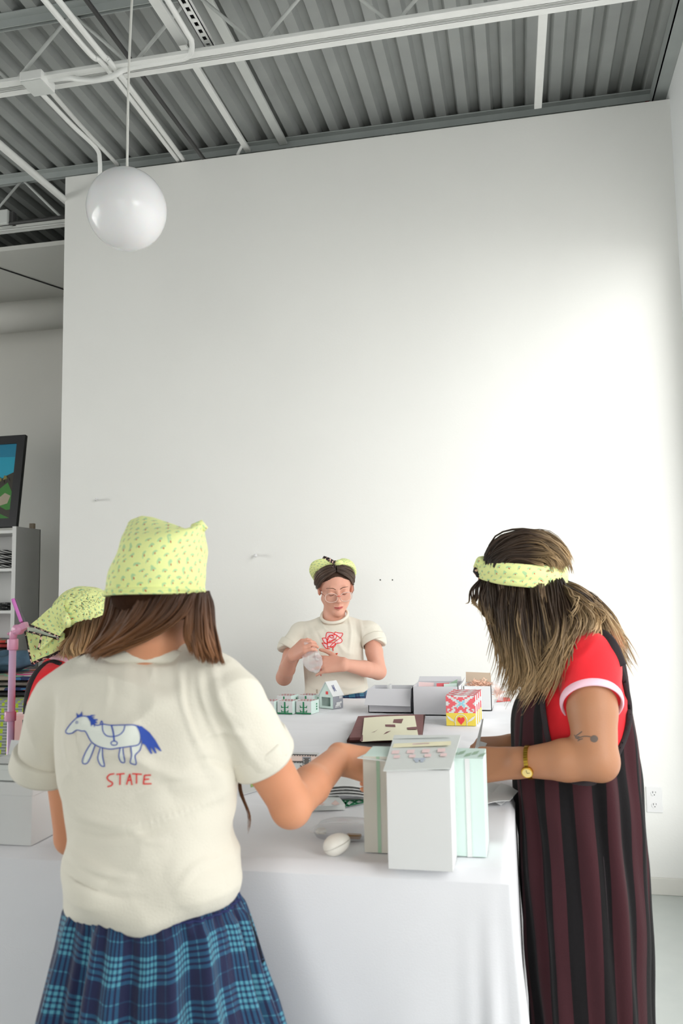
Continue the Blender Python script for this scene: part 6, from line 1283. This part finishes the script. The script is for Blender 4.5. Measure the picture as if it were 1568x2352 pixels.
# ------------------------------------------------------------------ woman at the left edge, mostly hidden
YL = 2.32
Lp = empty('person', (-1.33, YL, 0), 'person in red tee and dark jumpsuit at left, lime headscarf with black floral edge', 'person')
s = SDF((-1.56, 2.02, -.01), (-1.02, 2.66, 1.62), .0046)
hcL = at(202, 1450, YL); RL = RZ(-72)@RX(-26)
head(s, hcL, RL, .97)
nbL = at(150, 1535, YL); s.cone(hcL+RL@V3((0, -.028, -.055)), nbL, .046, .052, .02)
s.torso([rowpx(2000, 95, 215, YL, .10), rowpx(1800, 90, 210, YL, .10), rowpx(1650, 88, 208, YL, .105), rowpx(1570, 100, 200, YL, .08)], .015)
shC, elC, wrC = at(118, 1580, YL-.10), at(150, 1790, YL-.12), at(262, 1800, YL-.06)
s.chain([shC, elC], [.046, .036], .01); s.chain([elC, wrC], [.036, .026], .01); hand(s, wrC, (.95, .1, -.1), (0, -.3, .95), ts=-1, curl=(25, 30, 20), sc=.95)
shD, elD, wrD = at(118, 1580, YL+.12), at(150, 1790, YL+.16), at(262, 1790, YL+.10)
s.chain([shD, elD], [.046, .036], .01); s.chain([elD, wrD], [.036, .026], .01); hand(s, wrD, (.95, -.1, -.1), (0, .3, .95), ts=1, curl=(25, 30, 20), sc=.95)
legs(s, (-1.36, YL, .90), .07, fwd=(1, 0, 0), r=.068); V, F = s.mesh(2); mesh_obj('body', V, F, skinL, Lp)
s = SDF((-1.56, 2.06, .94), (-1.10, 2.58, 1.46), .0046)
s.torso([rowpx(1800, 68, 224, YL, .130), rowpx(1700, 64, 224, YL, .138), rowpx(1620, 62, 220, YL, .14), rowpx(1560, 78, 206, YL, .12), rowpx(1525, 100, 186, YL, .085)], .02)
hC, hD = shC*.6+elC*.4, shD*.6+elD*.4
s.cone(shC, hC, .060, .060, .02, cut=(hC, unit(hC-shC))); s.cone(shD, hD, .060, .060, .02, cut=(hD, unit(hD-shD))); s.cone(nbL, shC, .055, .052, .03); s.cone(nbL, shD, .055, .052, .03)
V, F = s.mesh(2); V = wrinkle(V, F, [(.003, (9, 9, 12), 71, 'n')]); teeL = mesh_obj('tee_shirt', V, F, redc_, Lp); bL = bvh_of(V, F)
for h_, e_ in ((hC, shC), (hD, shD)): ax = unit(h_-e_); cuff('sleeve_band', h_-ax*.014, h_+ax*.004, .061, .061, pinkc, Lp)
collar('neck_band', at(160, 1512, YL), .056, .060, RY(28), .009, pinkc, Lp, flat=1.8)
fine = spline([rowpx(py, a, b, YL, ry) for py, a, b, ry in ((1640, 56, 232, .150), (1760, 56, 236, .155), (1950, 58, 244, .16), (2200, 60, 250, .165), (2560, 62, 258, .17))], 40); rg = []; us = []
for i, (z, cx, cy, rx, ry) in enumerate(fine): rg.append([(cx+(rx+.005*math.sin(11*a))*math.cos(a), cy+(ry+.005*math.sin(11*a))*math.sin(a), z) for a in np.linspace(0, 2*math.pi, 120, endpoint=False)]); us.append([(a*.15, z) for a in np.linspace(0, 2*math.pi, 120, endpoint=False)])
loft_obj('jumpsuit', rg, wine, Lp, us, wrap=2*math.pi*.15, solid=.005)
for pth in ([(60, 1640), (62, 1600), (72, 1565), (92, 1535), (116, 1519), (140, 1526)],):
    P = []
    for x, y in spline([(a, b, 0) for a, b in pth], 30)[:, :2]:
        h = cast(bL, x, y, .003); P.append(h if h is not None else at(x, y, YL-.10))
    MB().tube(P, .010, 8, flat=.35, up=(0, -1, .3)).build('shoulder_strap', strapm, Lp, smooth=True)
# hair
hairL = hair_mat('honey_hair', srgb(92, 68, 48), srgb(150, 116, 80), srgb(206, 172, 128)); rng = random.Random(31)
s = SDF(hcL-.14, hcL+.14, .0046); s.ell(hcL+RL@V3((0, -.018, .02)), (.080, .092, .090), RL, k=0); s.plane(hcL+RL@V3((0, .030, 0)), RL@unit((0, 1, -.2))); V, F = s.mesh(1); hbL = mesh_obj('hair', V, F, mat('hair_base_honey', srgb(92, 70, 50), .95, spec=.05, bump=.3, bscale=40), Lp)
m = MB()
GL = [[(168, 1432, 2.25), (160, 1460, 2.225), (140, 1485, 2.22), (118, 1502, 2.215)], [(178, 1430, 2.235), (172, 1462, 2.21), (160, 1492, 2.205), (172, 1515, 2.20)], [(196, 1426, 2.228), (192, 1462, 2.20), (186, 1495, 2.198), (196, 1520, 2.195)], [(222, 1420, 2.23), (214, 1455, 2.205), (202, 1490, 2.20), (206, 1518, 2.20)], [(246, 1412, 2.245), (234, 1445, 2.22), (214, 1480, 2.208), (208, 1510, 2.205)]]
strands(m, [pts3(g) for g in GL], 520, .0017, rng, .004, .003, 1.2, .2); m.build('hair_lengths', hairL, hbL, smooth=True)
# headscarf: close cap, gathered at the back, two tails with dark floral edging
s = SDF(hcL-.17, hcL+.17, .004); s.ell(hcL+RL@V3((0, -.020, .030)), (.088, .106, .096), RL, k=0)
pl_n = unit(np.cross(at(252, 1411, YL-.08)-at(160, 1440, YL-.08), V3((0, 1, -.10)))); pl_n = pl_n if pl_n[2] < 0 else -pl_n; s.plane(at(205, 1425, YL-.09), pl_n)
s.ell(hcL+RL@V3((0, -.020, .030)), (.0835, .101, .091), RL, k=0, neg=True)
V, F = s.mesh(2); gp = at(155, 1430, YL-.06); dist = np.linalg.norm(V-gp, axis=1); ang = np.arctan2(V[:, 2]-gp[2], V[:, 0]-gp[0]); N = vnormals(V, F); V = V+N*(.0035*np.exp(-dist/.06)*np.sin(ang*14)+.0015*vnoise(V*30, 3))[:, None]
def uvL(V): q = (V-hcL)@RL; a = np.arctan2(q[:, 0], q[:, 1]); return np.stack([a*.1, q[:, 2]], 1)
capL = mesh_obj('headscarf', V, F, band, Lp, uvf=uvL)
def tail(name, px, top, rows_, mats, par):
    """cloth panel from four pixel corners with depth, slightly waved and thick"""
    a, b, c, d = pts3(px); k = 22; G = np.zeros((k+1, k+1, 3)); nn = unit(np.cross(b-a, d-a))
    for i in range(k+1):
        for j in range(k+1):
            u, v = i/k, j/k; G[i, j] = a*(1-u)*(1-v)+b*u*(1-v)+c*u*v+d*(1-u)*v+nn*(.006*math.sin(u*5+v*3)*top)
    m_ = MB(); n1 = k+1; W = np.linalg.norm(b-a); H = np.linalg.norm(d-a)
    for off in (0, .0022): m_.add((G+nn*off).reshape(-1, 3), [(i*n1+j, (i+1)*n1+j, (i+1)*n1+j+1, i*n1+j+1) for i in range(k) for j in range(k)], 0, [(i/k*W, j/k*H) for i in range(n1) for j in range(n1)])
    o = m_.build(name, mats, par, smooth=True)
    for key in rows_:
        E_ = {'ab': G[:, 0], 'bc': G[-1, :], 'cd': G[:, -1], 'da': G[0, :]}[key]; MB().tube(E_+nn*.001, .0062, 8, flat=.4, up=tuple(np.cross(nn, unit(E_[-1]-E_[0])))).build('floral_edge', trimb, o, smooth=True)
    return o
tail('upper_tail', [(150, 1375, 2.225), (66, 1435, 2.235), (140, 1463, 2.21), (156, 1425, 2.215)], 1, ('bc',), band, capL)
tail('under_tail', [(150, 1455, 2.245), (56, 1450, 2.255), (77, 1527, 2.225), (152, 1484, 2.225)], 1, ('bc', 'cd'), band, capL)
tail('lining_fold', [(146, 1452, 2.236), (62, 1440, 2.244), (66, 1452, 2.240), (134, 1468, 2.226)], .5, ('cd',), linm, capL)
tail('corner_flap', [(96, 1459, 2.226), (122, 1466, 2.218), (96, 1490, 2.214), (88, 1492, 2.218)], .2, ('da',), band, capL)
MB().tube(pts3([(148, 1408, 2.215), (154, 1428, 2.205), (156, 1440, 2.21)]), [.008, .012, .008], 12).build('gathered_knot', band, capL, smooth=True)
